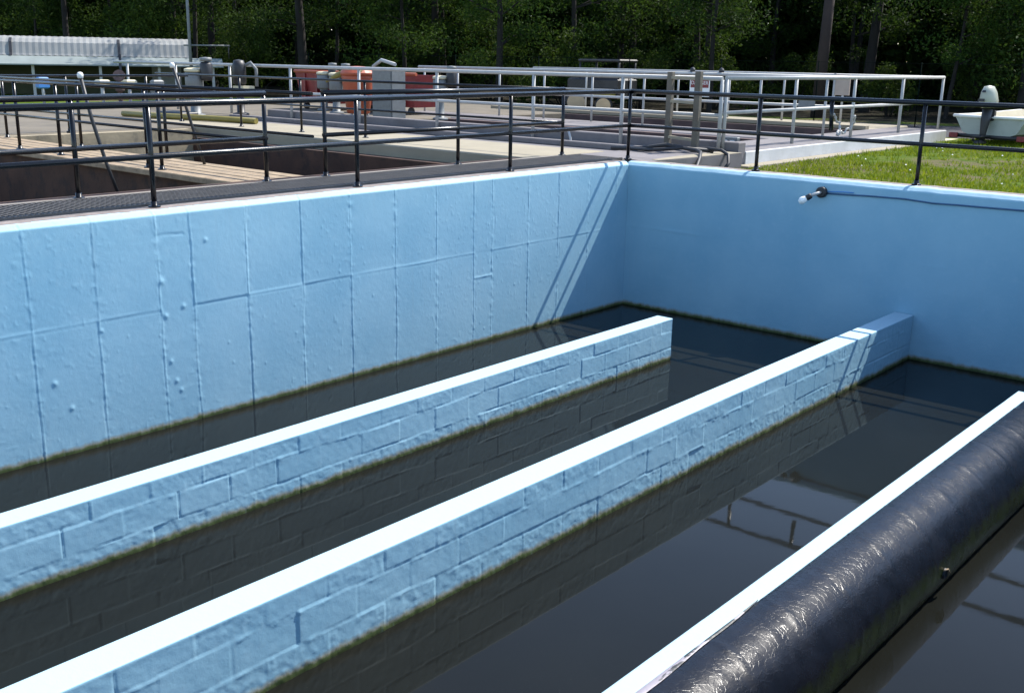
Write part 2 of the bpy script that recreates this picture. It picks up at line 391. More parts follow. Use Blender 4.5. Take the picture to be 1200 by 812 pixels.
# ------------------------------------------------------------------ displaced wall skins
def resample(path, step):
    out = []; 
    for (a, b) in zip(path[:-1], path[1:]):
        n = max(1, int(math.ceil(math.dist(a, b)/step)))
        for k in range(n): out.append((a[0]+(b[0]-a[0])*k/n, a[1]+(b[1]-a[1])*k/n))
    out.append(path[-1]); return np.array(out)
def skin(name, path, step, ys, disp, to_world, mats, mfun=None, cap=True):
    P = resample(path, step); T = np.gradient(P, axis=0); L = np.linalg.norm(T, axis=1, keepdims=True); T /= L
    Nn = np.stack([T[:, 1], -T[:, 0]], 1)
    ys = np.asarray(ys); Y, U = np.meshgrid(ys, P[:, 0], indexing='ij'); _, Z = np.meshgrid(ys, P[:, 1], indexing='ij')
    d = disp(Y, U, Z, np.broadcast_to(Nn[None, :, 0], Y.shape), np.broadcast_to(Nn[None, :, 1], Y.shape))
    U2 = U + Nn[None, :, 0]*d; Z2 = Z + Nn[None, :, 1]*d
    ny, ns = Y.shape
    V = to_world(Y, U2, Z2).reshape(-1, 3)
    i, j = np.meshgrid(np.arange(ny-1), np.arange(ns-1), indexing='ij'); a = (i*ns+j).ravel()
    F = np.stack([a, a+1, a+ns+1, a+ns], 1)
    mi = None
    if mfun is not None:
        mi = mfun(.5*(Y[:-1, :-1]+Y[1:, 1:]), .5*(U[:-1, :-1]+U[1:, 1:]), .5*(Z[:-1, :-1]+Z[1:, 1:])).ravel().astype(int)
    return V, F, mi, ny, ns

# left wall : plane x = 0, u = x
VJ = [-8.45, -7.855, -7.31, -6.756, -6.44, -5.88, -5.28, -4.68, -4.09, -3.50, -2.916, -2.62, -1.99, -1.43, -.84, -.25]
rj = random.Random(3)
knobs = [(-rj.uniform(.3, 8.4), rj.uniform(.05, 1.65), rj.uniform(.006, .014)) for _ in range(46)]
knobs += [(-6.74, 1.22, .03), (-6.72, .92, .026), (-6.55, .98, .024), (-6.70, .52, .022), (-6.66, .34, .024), (-6.62, .25, .022), (-7.72, .55, .026), (-7.30, .9, .02), (-6.3, 1.52, .022), (-7.6, .32, .024)]
def disp_left(Y, U, Z, nx, nz):
    face = np.clip(nx, 0, 1)
    wob = .012*fbm(Y*0+3, Z, 3, 3, 5)
    d = .004*fbm(Y, Z, 1.3, 3, 1) + .0014*fbm(Y, Z, 16, 3, 2)
    pid = np.searchsorted(np.array(VJ), Y); zj = .985 + .008*fbm(Y, Y*0, 1.5, 2, 9)
    up = (Z > zj).astype(float)
    d = d + .0055*(hash2(pid.astype(float), up, 4)-.5)
    for k, yj in enumerate(VJ):
        near = np.abs(Y-yj) < .06
        if not near.any(): continue
        yo = Y - yj - .016*fbm(Z, Z*0+k, 2.2, 3, 40+k)*2
        amp = np.clip(.65 + 1.7*fbm(Z, Z*0+k*7.3, 3.5, 3, 60+k), 0.05, 1.3)
        ridge = np.exp(-(yo/.0065)**2)*.0055*amp
        groove = np.exp(-((yo+.012)/.005)**2)*.0038*np.clip(.6+2.4*fbm(Z, Z*0+k*3.1, 4.5, 2, 80+k), 0, 1.3)
        rough = np.exp(-(yo/.035)**2)*.012*np.clip(fbm(Y, Z, 22, 3, 90+k), -.2, 1)
        m = np.where(near, ridge-groove+rough, 0); d = d + np.where(np.isfinite(m), m, 0)
    hasH = ~(((Y > -6.756) & (Y < -6.44)) | ((Y > -2.916) & (Y < -2.62)))
    d = d + hasH*(np.exp(-((Z-zj)/.007)**2)*.006*np.clip(.7+1.5*fbm(Y, Z*0, 2.5, 3, 31), .15, 1.2) - np.exp(-((Z-zj+.014)/.006)**2)*.003)
    # short extra seams on the narrow filler panels
    d = d - ((Y > -6.756) & (Y < -6.50))*np.exp(-((Z-1.60-.02*fbm(Y, Y*0, 6, 2, 12))/.007)**2)*.006
    d = d + ((Y > -6.44) & (Y < -6.30))*np.exp(-((Z-1.62)/.008)**2)*.004*vnoise(Y*9, Z*0, 5)
    d = d + ((Y > -2.916) & (Y < -2.62))*np.exp(-((Z-.70)/.008)**2)*.008
    for (ky, kz, kr) in knobs:
        r2 = (Y-ky)**2+(Z-kz)**2; sel = r2 < (3*kr)**2
        d = d + np.where(sel, kr*.45*np.exp(-r2/(2*(kr*.55)**2)), 0)
    # blistered / patched areas
    bl = np.clip(fbm(Y, Z, .9, 2, 21)-.10, 0, 1)*3.2
    d = d + np.clip(bl, 0, 1)*.010*np.clip(fbm(Y, Z, 13, 3, 22), -.1, 1)
    d = d + .006*np.clip(vnoise(Y*34, Z*34, 77)-.80, 0, 1)*(vnoise(Y*1.2, Z*1.2, 78) > .42)*2.2
    low = np.clip((.10-Z)/.10, 0, 1); d = d + low*.005*fbm(Y, Z, 14, 3, 33)
    return .62*d*(.25+.75*face)
ys = np.concatenate([np.arange(-12.4, -8.7, .08), np.arange(-8.7, 0.0, .0085), [0.0]])
pathL = [(0, -.5), (0, -.1), (0, 1.772), (-.036, 1.808), (-.07, 1.815), (-.25, 1.815), (-.25, 1.2)]
V, F, mi, ny, ns = skin('w', pathL[::1], .0115, ys, lambda Y, U, Z, a, b: disp_left(Y, U, Z, a, b),
                        lambda Y, U, Z: np.stack([U, Y, Z], -1), None,
                        lambda Y, U, Z: (U < -.058-.02*fbm(Y, Y*0, 5, 3, 8)))
o = np_mesh('basin_wall', V, F[:, ::-1], [M['blue'], M['grime']], True, mi)
tag(o, 'long blue painted basin wall with vertical panel seams, sunlit, left of the water', 'wall')

# back wall : plane y = 0 facing -y, u = -y
def disp_back(Y, U, Z, nx, nz):
    d = .004*fbm(Y, Z, 1.2, 3, 101) + .002*fbm(Y, Z, 14, 3, 102)
    zj = .99+.01*fbm(Y, Y*0, 1, 2, 103)
    d = d + np.exp(-((Z-zj)/.010)**2)*.006*np.clip(2.5*fbm(Y, Y*0, 1.3, 2, 104), 0, 1)
    for k in range(1, 12):
        yo = Y-.61*k-.01*fbm(Z, Z*0+k, 2, 2, 110+k); near = np.abs(yo) < .05
        d = d + np.where(near, np.exp(-(yo/.008)**2)*.004*np.clip(.4+2*fbm(Z, Z*0+k, 3, 2, 130+k), 0, 1), 0)
    top = np.clip((Z-1.74)/.04, 0, 1); d = d + top*.012*fbm(Y, Z, 5, 3, 140)
    low = np.clip((.10-Z)/.10, 0, 1); d = d + low*.010*fbm(Y, Z, 14, 3, 133)
    return d
xs = np.concatenate([np.arange(-.04, 7.55, .02), [7.55]])
pathB = [(0, -.5), (0, 1.765), (-.05, 1.805), (-.10, 1.815), (-.27, 1.815), (-.27, 1.3)]
V, F, mi, ny, ns = skin('w', pathB, .016, xs, disp_back, lambda X, U, Z: np.stack([X, -U, Z], -1), None,
                        lambda Y, U, Z: (U < -.105-.03*fbm(Y, Y*0, 5, 3, 18)))
o = np_mesh('basin_wall', V, F, [M['blue'], M['grime']], True, mi)
tag(o, 'blue painted basin wall in shade below the lawn, across the far end', 'wall')

# ------------------------------------------------------------------ baffle walls of painted concrete block
def disp_block(seed, h, joints, y0):
    joints = np.array(joints)
    def f(Y, U, Z, nx, nz):
        side = np.abs(nx) > .7; s2 = np.where(nx > 0, 0, 50)
        ci = np.searchsorted(joints, Z).astype(float)
        odd = np.where(ci == 1, .0, .2)
        zjs = [j for j in joints]
        d = .0022*fbm(Y, Z, 20, 3, seed)
        bi = np.floor((Y-y0+odd)/.4)
        fy = (Y-y0+odd)/.4-bi; dy = np.minimum(fy, 1-fy)*.4; jb = np.round((Y-y0+odd)/.4)
        d = d + .0045*(hash2(bi, ci+s2, seed)-.5) + (hash2(bi, ci+3+s2, seed+1)-.5)*.006*(fy-.5)
        rough = hash2(bi, ci+s2, seed+2)
        edge = (ci >= len(joints)) | (ci == 0)
        d = d + np.where(edge, .0026, .0006+.003*(rough > .85))*fbm(Y, Z, 17, 4, seed+5)
        d = d + np.where(ci == 0, .0032, np.where((ci >= len(joints)) & (rough > .6), .0028, 0))*np.clip(fbm(Y, Z, 30, 3, seed+61)*1.6-.1, -.25, .5)
        hd = (hash2(jb, ci+s2, seed+7)-.40)*.011
        d = d - np.exp(-(dy/.005)**2)*hd*np.clip(.7+1.5*fbm(Z, jb*.77, 9, 2, seed+8), 0, 1.4)
        for k, zj in enumerate(joints):
            z2 = zj + .014*fbm(Y, Y*0+k, 1.1, 2, seed+9+k) + .006*(hash2(np.floor((Y-y0)/.4), Y*0+k, seed+70)-.5)
            a = (fbm(Y, Y*0+k*5, 2.0, 3, seed+20+k)*3.0+.20)
            d = d - np.exp(-((Z-z2)/.0055)**2)*.006*np.clip(a, -.9, 1.2)
            d = d + np.exp(-((Z-z2+.012)/.012)**2)*.005*np.clip(fbm(Y, Z, 14, 3, seed+30+k)*2.2, 0, 1)
        low = np.clip((.12-Z)/.12, 0, 1); d = d + low*.005*fbm(Y, Z, 15, 4, seed+40)
        top = nz > .6
        d = d*(1-.8*np.clip((Z-h+.035)/.03, 0, 1))
        d = np.where(side, d, np.where(top, .0016*fbm(Y, U, 2.5, 3, seed+50)+.0007*fbm(Y, U, 30, 2, seed+51), d*.2))
        return d
    return f
def baffle(x0, t, h, yend, joints, y0, seed, label):
    e = .007
    path = [(x0+t, -.35), (x0+t, h-e), (x0+t-e*.3, h-e*.3), (x0+t-e, h), (x0+e, h), (x0+e*.3, h-e*.3), (x0, h-e), (x0, -.35)]
    ys = np.concatenate([np.arange(-12.4, -9.6, .05), np.arange(-9.6, yend, .0095), [yend]])
    V, F, mi, ny, ns = skin('b', path, .0095, ys, disp_block(seed, h, joints, y0), lambda Y, U, Z: np.stack([U, Y, Z], -1), None)
    o = np_mesh('baffle_wall', V, F[:, ::-1], [M['blue']], True)
    me = o.data
    # flat end cap on the free end
    last = V[-ns:]; c = last.mean(0)
    mb = MB(); mb.add([tuple(p) for p in last], [tuple(range(ns))], False); eo = mb.build('end_cap', M['blue'])
    import bmesh
    bm = bmesh.new(); bm.from_mesh(me); bm.from_mesh(eo.data); bmesh.ops.remove_doubles(bm, verts=bm.verts, dist=1e-5); bm.to_mesh(me); bm.free()
    em = eo.data; bpy.data.objects.remove(eo); bpy.data.meshes.remove(em)
    return tag(o, label, 'wall', 'blue block baffle walls in the basin')
baffle(1.7485, .200, .3965, -1.87, [.075, .262], -8.28, 200, 'low blue block baffle wall nearest the long left wall, its free end short of the back wall')
baffle(3.6264, .212, .4383, -.012, [.115, .302], -8.37, 300, 'low blue block baffle wall in the middle that joins the back wall')
baffle(5.5151, .116, .4174, -2.08, [.095, .282], -8.2, 400, 'low blue block baffle wall running beside the black pipe')

# right and near basin walls (behind the photographer)
MB().box(7.55, 7.8, -12.4, 0, -.5, D).build('basin_wall', M['blue'])
tag(bpy.data.objects['basin_wall.002'], 'blue basin wall under the photographer, right of the pipe', 'wall')
MB().box(-.25, 7.8, -12.65, -12.4, -.5, D).build('basin_wall', M['blue'])
tag(bpy.data.objects['basin_wall.003'], 'blue basin wall closing the near end of the water', 'wall')

o = MB().add([(-.2, -12.5, WATER), (7.6, -12.5, WATER), (7.6, .1, WATER), (-.2, .1, WATER)], [(0, 1, 2, 3)]).build('water', M['water']); struct(o)

# ------------------------------------------------------------------ tar-wrapped pipe
PX, PZ, PR = 5.705, .102, .324
root = thing('pipe', (PX, -6, PZ), 'thick black tar-wrapped pipe lying beside the baffle wall', 'pipe')
n1, ny = 120, 620
th = np.linspace(0, 2*np.pi, n1, endpoint=False); yy = np.linspace(-12.3, -.01, ny)
YY, TT = np.meshgrid(yy, th, indexing='ij')
S = TT*PR
rr = PR + .005*fbm(YY, np.cos(TT)*PR+5, 4, 3, 500) + .003*fbm(YY*1.0, S, 14, 3, 501)
lap = ((YY*1.9+TT*.16) % 1.0); rr = rr + .003*np.exp(-(lap/.05)**2)
X = np.maximum(PX+np.sin(TT)*rr, 5.532); rr = np.where((np.sin(TT)*rr+PX < 5.625) & (np.cos(TT) > 0), np.minimum(rr, (.408-PZ)/np.maximum(np.cos(TT), .05)), rr); Z = PZ+np.cos(TT)*rr
V = np.stack([X-PX, YY+6, Z-PZ], -1).reshape(-1, 3)
i, j = np.meshgrid(np.arange(ny-1), np.arange(n1), indexing='ij'); j2 = (j+1) % n1
F = np.stack([i*n1+j, i*n1+j2, (i+1)*n1+j2, (i+1)*n1+j], -1).reshape(-1, 4)
np_mesh('pipe_wrap', V, F[:, ::-1], M['tar'], True, None, root)
# worn grey seam with tar smears along the near upper left of the pipe
fl = MB(); ny = 200; vs = []; fs = []; a0 = -.235
for k in range(ny):
    y = -11.9+(11.9-6.85)*k/(ny-1); e = min(1., (ny-1-k)/(ny*.75))
    wv = vnoise(np.array([y*3.1]), np.array([0.]), 3)[0]-.5
    for q, (f, rad) in enumerate(((0, .004), (.3, .008), (.65, .009), (1, .003))):
        ang = a0+.34*f*(e**.8+.02)*(1+.5*wv)
        vs.append((PX+math.sin(ang)*(PR+rad), y, PZ+math.cos(ang)*(PR+rad)))
for k in range(ny-1):
    for q in range(3): fs.append((k*4+q, k*4+q+1, k*4+q+5, k*4+q+4))
fl.add(vs, fs, True).build('worn_seam', M['seam'], root)
# little plug with a ring on the flank
a = math.radians(93); c = (PX+math.sin(a)*PR, -5.2, PZ+math.cos(a)*PR); dv = (math.sin(a), 0, math.cos(a))
b = MB().lathe([(.0, -.02), (.035, -.02), (.035, .012), (.024, .014), (.024, -.004), (.0, -.004)], c, 14, dirv=dv).build('plug', M['rubber'], root)
MB().path([(c[0]+.005, c[1]-.03, c[2]+.03), (c[0]+.02, c[1]+.0, c[2]+.035), (c[0]+.02, c[1]+.035, c[2]+.0), (c[0]+.01, c[1]+.03, c[2]-.04)], .005, 6).build('ring', M['wood'], b)

# ------------------------------------------------------------------ wall light and cable
root = thing('wall_lamp', (2.645, 0, 1.66), 'small unlit bulb lamp on the shaded blue back wall', 'lamp')
MB().lathe([(.062, 0), (.062, .045), (.05, .055), (.0, .055)], (2.66, -.002, 1.665), 20, dirv=(0, -1, 0)).build('junction_box', M['dark'], root)
ar = MB().path([(2.66, -.05, 1.665), (2.65, -.10, 1.66), (2.62, -.14, 1.645), (2.585, -.16, 1.625)], .017, 10).build('arm', M['galv'], root)
MB().lathe([(.030, 0), (.033, .02), (.033, .055), (.026, .06)], (2.60, -.152, 1.633), 14, dirv=(-.72, -.3, -.5)).build('socket', M['dark'], root)
MB().lathe([(.018, .0), (.034, .03), (.043, .06), (.040, .085), (.024, .108), (.0, .114)], (2.567, -.166, 1.610), 16, dirv=(-.72, -.3, -.5)).build('bulb', M['glassbulb'], root)
pts = [(2.72, -.012, 1.655), (2.95, -.012, 1.662), (3.2, -.012, 1.672), (3.6, -.012, 1.678), (3.9, -.014, 1.662), (4.15, -.014, 1.668), (4.5, -.014, 1.672), (4.85, -.014, 1.678), (5.5, -.014, 1.69), (6.4, -.014, 1.70)]
M['cablepaint'] = plain('dark_blue_painted_cable', (.03, .085, .17), .6, .2, 6)
o = MB().path(pts, .009, 8).build('cable', M['cablepaint']); tag(o, 'thin dark blue cable running along the shaded blue wall to the right of the lamp', 'cable')
o = MB().path([(2.72, -.010, 1.675), (2.9, -.010, 1.688), (3.03, -.010, 1.69)], .006, 8).build('cable', M['bluep']); tag(o, 'short blue painted stub of cable just above the long cable', 'cable')

# ------------------------------------------------------------------ ground and decks
g = MB()
for (x0, x1, y0, y1) in ((-400, -16, -400, 400), (-16, 400, 11.8, 400), (.2, 400, .27, 11.8), (7.8, 400, -400, .27), (-16, 7.8, -400, -14)):
    g.add([(x0, y0, G), (x1, y0, G), (x1, y1, G), (x0, y1, G)], [(0, 1, 2, 3)])
struct(g.build('ground', M['ground']))
fl = MB(); fl.add([(-150, 13.0, G+.004), (-40, 7.0, G+.004), (-19, 13.6, G+.004), (0, 18.5, G+.004), (14, 21.5, G+.004), (150, 30, G+.004), (150, 160, G+.004), (-150, 160, G+.004)], [tuple(range(8))])
o = fl.build('ground', M['litter']); struct(o)
# yard road behind the lawn, the trees' shade put into its dark colour
o = MB().add([(-6, 12.0, G+.006), (.6, 12.0, G+.006), (1.4, 12.4, G+.006), (30, 16.2, G+.006), (30, 21, G+.006), (6, 18.2, G+.006), (-6, 15.6, G+.006)], [tuple(range(7))]).build('road', M['asphalt']); struct(o)
# near deck strip with kerb along the left wall, and corner deck
d = MB(); d.box(-1.10, -.25, -12.4, .27, 1.35, D-.012).box(-1.1, -.93, -12.4, -.05, D-.011, D+.006)
struct(d.build('deck', M['concrete']))
d = MB(); d.box(-1.1, .18, .27, 2.42, 1.3, D-.004); 
d.add([(.18, .30, 1.45), (.18, 2.40, 1.45), (.30, 2.40, 1.45), (.24, 1.0, 1.45), (.18, .30, D-.004), (.18, 2.40, D-.004), (.30, 2.40, D-.004), (.24, 1.0, D-.004)], [(4, 7, 6, 5), (0, 3, 7, 4), (3, 2, 6, 7)])
struct(d.build('deck', M['greycon']))
o = MB().add([(.06, .42, D+.001), (.175, .42, D+.001), (.30, 2.39, D+.001), (-.02, 2.39, D+.001), (-.02, 1.2, D+.001)], [(0, 1, 2, 3, 4)]).build('kerb', M['palecon']); struct(o)
# pale concrete walkway on the far side of the old tank
d = MB(); d.box(-11, -1.1, -.73, .98, .2, D+.004, bev=.015); struct(d.build('walkway', M['palecon']))
d = MB(); d.box(-11, -1.1, .98, 2.5, .9, D-.03); d.box(-11, -.9, 1.55, 1.68, D-.03, D+.055, bev=.01); struct(d.build('walkway', M['greycon']))
# far concrete apron on the left
d = MB(); d.box(-16, -8.726, -14, -.73, .9, D, bev=.02); d.box(-16, -11, -.73, 11.8, .9, D, bev=.02); struct(d.build('deck', M['apron']))
# grating on the near deck
gr = MB(); y = -12.3
while y < .2:
    gr.box(-.925, -.265, y, y+.014, D-.012, D+.016); y += .045
for x in np.arange(-.92, -.26, .082): gr.box(x, x+.007, -12.3, .2, D-.010, D+.012)
for x in (-.945, -.262): gr.box(x, x+.018, -12.3, .2, D-.012, D+.02)
tag(gr.build('floor_grating', M['grate']), 'dark steel floor grating laid along the walkway behind the left blue wall', 'grating')

# old tank B behind the walkway : two cells
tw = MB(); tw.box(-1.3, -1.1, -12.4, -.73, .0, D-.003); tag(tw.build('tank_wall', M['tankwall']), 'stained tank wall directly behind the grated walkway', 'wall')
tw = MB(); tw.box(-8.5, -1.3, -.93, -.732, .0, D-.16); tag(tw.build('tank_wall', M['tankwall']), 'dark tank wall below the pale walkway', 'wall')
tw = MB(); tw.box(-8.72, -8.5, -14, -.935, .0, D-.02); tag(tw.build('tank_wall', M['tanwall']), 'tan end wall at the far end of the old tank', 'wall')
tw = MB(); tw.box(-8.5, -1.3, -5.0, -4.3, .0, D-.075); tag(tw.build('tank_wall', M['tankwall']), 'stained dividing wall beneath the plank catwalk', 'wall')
root = thing('catwalk', (-4.9, -4.65, D), 'plank catwalk of long weathered boards crossing the old tank', 'catwalk')
for k in range(5):
    y0 = -5.10+k*.186; b = MB(); rz = random.uniform(-.004, .004)
    b.box(-8.5, -1.11, y0, y0+.172, D-.070+rz, D-.005+rz, bev=.008).build('plank', M['wood'], root)
o = MB().add([(-8.5, -14, .75), (-1.3, -14, .75), (-1.3, -.9, .75), (-8.5, -.9, .75)], [(0, 1, 2, 3)]).build('water', M['waterb']); struct(o)

# tank C pits with the galvanised rails
cu = MB(); cu.box(-11, .18, 2.5, 2.7, .9, D+.13, bev=.012); tag(cu.build('kerb_wall', M['greycon']), 'low grey kerb wall along the near side of the railed pits', 'kerb wall')
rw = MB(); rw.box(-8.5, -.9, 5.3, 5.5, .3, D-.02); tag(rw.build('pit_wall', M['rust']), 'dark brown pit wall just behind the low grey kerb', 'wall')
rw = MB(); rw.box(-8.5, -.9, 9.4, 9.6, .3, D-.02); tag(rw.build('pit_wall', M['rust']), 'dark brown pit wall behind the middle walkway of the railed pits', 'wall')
d = MB(); d.box(-11, -.9, 5.502, 7.2, .3, D-.001, bev=.02); struct(d.build('walkway', M['greycon']))
d = MB(); d.box(-11, -.9, 9.602, 11.8, .3, D-.001, bev=.02); d.box(-11, -.9, 9.55, 9.72, D, D+.07); struct(d.build('walkway', M['palecon']))
d = MB(); d.box(-11, -8.5, 2.7, 5.5, .3, D+.0, bev=.02); d.box(-11, -8.5, 7.2, 9.6, .3, D, bev=.02); struct(d.build('walkway', M['apron']))
d = MB(); d.box(-.9, .2, 2.702, 11.0, .9, D-.004, bev=.012); struct(d.build('walkway', M['whitecon']))
o = MB().box(-.89, .17, 2.71, 10.98, D-.02, D).build('walkway', M['greycon']); struct(o)
o = MB().add([(-8.5, 2.7, 1.0), (-.9, 2.7, 1.0), (-.9, 9.4, 1.0), (-8.5, 9.4, 1.0)], [(0, 1, 2, 3)]).build('water', M['waterb']); struct(o)
# thin paving edge between white slab and lawn
o = MB().box(.2, .42, 2.4, 8.6, G-.1, G+.03, bev=.01).build('path', M['palecon']); struct(o)

# ------------------------------------------------------------------ railings
def railing(name, axis, fixed, a0, a1, posts, base, h, mid, r, rp, m, label, group=None, dip=0.0):
    """straight two-rail railing; axis 'x' or 'y' is its direction"""
    P = (lambda a, z: (a, fixed, z)) if axis == 'x' else (lambda a, z: (fixed, a, z))
    root = thing(name, P((a0+a1)/2, base), label, 'railing', group)
    MB().tube(P(a0, base+h-dip), P(a1, base+h), r).build('top_rail', m, root)
    MB().tube(P(a0, base+mid-dip*.6), P(a1, base+mid), r*.86).build('mid_rail', m, root)
    for p in posts:
        b = MB(); b.tube(P(p, base), P(p, base+h-r*.5-dip*(a1-p)/(a1-a0)), rp)
        if m is M['black']: b.lathe([(.05, 0), (.05, .012), (rp+.006, .02), (rp+.006, .05), (rp, .052)], P(p, base), 14)
        b.build('post', m, root)
    return root
BG = 'black pipe railings round the tanks'
RH, MH = .868, .435
railing('railing', 'y', -.16, -12.3, .235, [-11.1, -8.88, -6.66, -4.44, -2.15, .20], D, RH, MH, .027, .022, M['black'], 'black pipe railing standing along the top of the left blue wall', BG, .06)
r = railing('railing', 'x', .20, -.14, 7.4, [1.70, 3.63, 5.6, 7.3], D, RH, MH, .027, .022, M['black'], 'black pipe railing along the far end of the basin, before the lawn', BG)
MB().tube((2.58, .20, D+RH-.02), (2.60, .20, D+.52), .024).build('hanger_stub', M['black'], r)
railing('railing', 'y', -1.06, -12.3, -4.84, [-11.4, -9.1, -6.85, -4.86], D, RH, MH, .027, .022, M['black'], 'black railing on the tank side of the grating, left of the plank catwalk', BG, .04)
railing('railing', 'y', -1.06, -4.12, -.04, [-4.10, -2.07, -.05], D, RH, MH, .027, .022, M['black'], 'short black railing behind the grating, between plank catwalk and pale walkway', BG)
railing('railing', 'x', -4.98, -8.4, -1.3, [-2.80, -3.08, -5.1, -6.2, -8.2], D-.01, RH, MH, .019, .021, M['black'], 'black railing along the near side of the plank catwalk', BG)
railing('railing', 'x', -4.24, -8.4, -1.08, [-3.9, -6.0, -8.2], D-.01, RH, MH, .019, .020, M['black'], 'black railing along the far side of the plank catwalk', BG)
railing('railing', 'x', -.06, -11, -1.08, [-5.0, -6.6, -8.3, -10.2], D, RH, MH, .019, .020, M['black'], 'black railing standing on the pale walkway behind the old tank', BG)
railing('railing', 'y', -8.75, -12, -.8, [-7.5, -6.1, -4.6, -3.0, -1.6], D, RH, MH, .019, .021, M['black'], 'black railing across the far tan end wall of the old tank', BG)
WG = 'galvanised pipe railings round the far pits'
railing('railing', 'x', 2.44, -17.0, -.12, [-.12, -1.86, -3.65, -5.9, -8.0, -10.1, -12.2, -14.3, -16.4], D-.02, 1.04, .52, .032, .029, M['galv'], 'galvanised railing in front of the low grey kerb, nearest of the pale railings', WG)
railing('railing', 'y', -.08, 2.48, 11.3, [2.5, 4.7, 6.95, 9.15, 11.28], D, 1.03, .54, .032, .027, M['galv'], 'galvanised railing running away along the white slab edge above the lawn', WG)
railing('railing', 'x', 6.95, -11.0, -.10, [-.6, -1.9, -3.2, -4.5, -5.8, -7.1, -8.4, -9.7, -10.8], D, 1.03, .52, .030, .024, M['galv'], 'galvanised railing on the middle walkway between the brown pits', WG)
railing('railing', 'x', 11.25, -11.0, -.10, [-.9, -2.2, -3.6, -5.0, -6.4, -7.8, -9.2, -10.6], D, 1.03, .52, .028, .024, M['galv'], 'farthest galvanised railing, beyond both brown pits', WG)

# leaning handles by the catwalk
o = MB()
o.path([(-2.06, -5.55, 1.70), (-2.16, -5.85, 2.30), (-2.24, -6.02, 2.84)], .019, 10); o.lathe([(.0, -.03), (.032, -.02), (.036, .02), (.025, .045), (.0, .05)], (-2.245, -6.03, 2.85), 12)
o = MB().path([(-2.02, -5.93, 1.62), (-2.08, -6.02, 2.0), (-2.14, -6.10, 2.42), (-2.205, -6.14, 2.80)], .018, 10, mi=0).lathe([(.0, -.02), (.026, -.015), (.03, .02), (.02, .04), (.0, .045)], (-2.21, -6.143, 2.82), 12, mi=1).build('skimmer_pole', [M['dark'], M['white']])
tag(o, 'leaning dark pole with a white tip, the nearer one, left of the plank catwalk posts', 'pole', 'leaning poles with white tips')
o = MB().path([(-3.01, -4.30, 1.80), (-3.06, -4.39, 2.2), (-3.10, -4.47, 2.55), (-3.14, -4.55, 2.89)], .017, 10, mi=0).lathe([(.0, -.02), (.026, -.015), (.03, .02), (.02, .04), (.0, .045)], (-3.145, -4.56, 2.91), 12, mi=1).build('skimmer_pole', [M['dark'], M['white']])
tag(o, 'leaning dark pole with a white tip, standing on the plank catwalk boards', 'pole', 'leaning poles with white tips')

# ------------------------------------------------------------------ ladder, hoses, rebar, box
root = thing('ladder', (-.57, 2.1, D), 'short weathered timber ladder standing upright by the kerb and the hoses', 'ladder')
for (x, y, l) in ((-.93, 2.34, 1.10), (-.26, 2.02, 1.12)):
    MB().box(x-.045, x+.045, y-.035, y+.035, D-.02, D+l, bev=.006).build('stile', M['ladderwood'], root)
ax = Vector((.67, -.32, 0)).normalized()
for z in (.16, .68, 1.02):
    MB().obox((-.595, 2.18), (ax.x, ax.y), (-ax.y, ax.x), .33, .022, D+z-.02, D+z+.02).build('rung', M['palecon'], root)
HG = 'black hoses on the corner deck'
o = MB().path([(-1.05, 1.42, D+.03), (-.6, 1.35, D+.035), (-.3, 1.75, D+.06), (-.05, 1.72, D+.05), (.12, 1.55, D+.04), (.26, 1.30, D-.02), (.36, 1.05, D-.15), (.42, .95, G+.03)], .026, 10).build('hose', M['rubber'])
tag(o, 'black hose draped over the deck edge, its end dropping to the left', 'hose', HG)
o = MB().path([(-.9, 1.60, D+.03), (-.4, 1.95, D+.05), (0, 1.98, D+.06), (.2, 1.98, D+.05), (.33, 1.95, D+.0), (.40, 1.85, D-.11), (.40, 1.75, G+.04)], .024, 10).build('hose', M['rubber'])
tag(o, 'black hose curling down over the concrete corner beside the white slab', 'hose', HG)
o = MB().path([(-1.25, 1.35, D+.02), (-.8, 1.46, D+.04), (-.5, 1.62, D+.10), (-.2, 1.82, D+.05), (.05, 2.02, D+.03)], .03, 10).build('hose', M['rubber'])
tag(o, 'black hose lying flat and humped across the deck at the ladder foot', 'hose', HG)
o = MB().path([(-2.30, 1.74, D-.02), (-2.34, 1.78, D+.08), (-2.42, 1.82, D+.2)], .018, 8).build('pipe_stub', M['galv']); tag(o, 'short pale pipe stub sticking up at a slant from the deck joint', 'pipe')
root = thing('outlet_box', (-1.49, 5.28, 1.6), 'small grey outlet box on the brown pit wall right of the ladder', 'outlet box')
b = MB().box(-1.68, -1.34, 5.19, 5.297, D-.22, D-.0, bev=.012).build('box', M['grey'], root)
MB().box(-1.63, -1.53, 5.18, 5.19, D-.17, D-.05).box(-1.48, -1.39, 5.18, 5.19, D-.17, D-.05).build('cover', M['white'], b)

# warning sign on the galvanised railing
def text(body, size, loc, rotz, mat, parent, ext=.002):
    cu = bpy.data.curves.new('lettering', 'FONT'); cu.body = body; cu.size = size; cu.align_x = 'CENTER'; cu.align_y = 'CENTER'; cu.extrude = ext
    t = bpy.data.objects.new('t', cu); C.objects.link(t); dg = bpy.context.evaluated_depsgraph_get(); dg.update()
    me = bpy.data.meshes.new_from_object(t.evaluated_get(dg)); bpy.data.objects.remove(t)
    rt = parent
    while rt.parent is not None: rt = rt.parent
    Mx = Matrix.Translation(Vector(loc)-rt.location) @ Matrix.Rotation(rotz, 4, 'Z') @ Matrix.Rotation(math.pi/2, 4, 'X')
    me.transform(Mx); me.materials.clear(); me.materials.append(mat)
    o = bpy.data.objects.new('lettering', me); C.objects.link(o); o.parent = parent; return o
sx, sy = -3.18, 6.90
root = thing('warning_sign', (sx, sy, D+.74), 'red and white danger sign hung on the pale railing behind the ladder', 'sign')
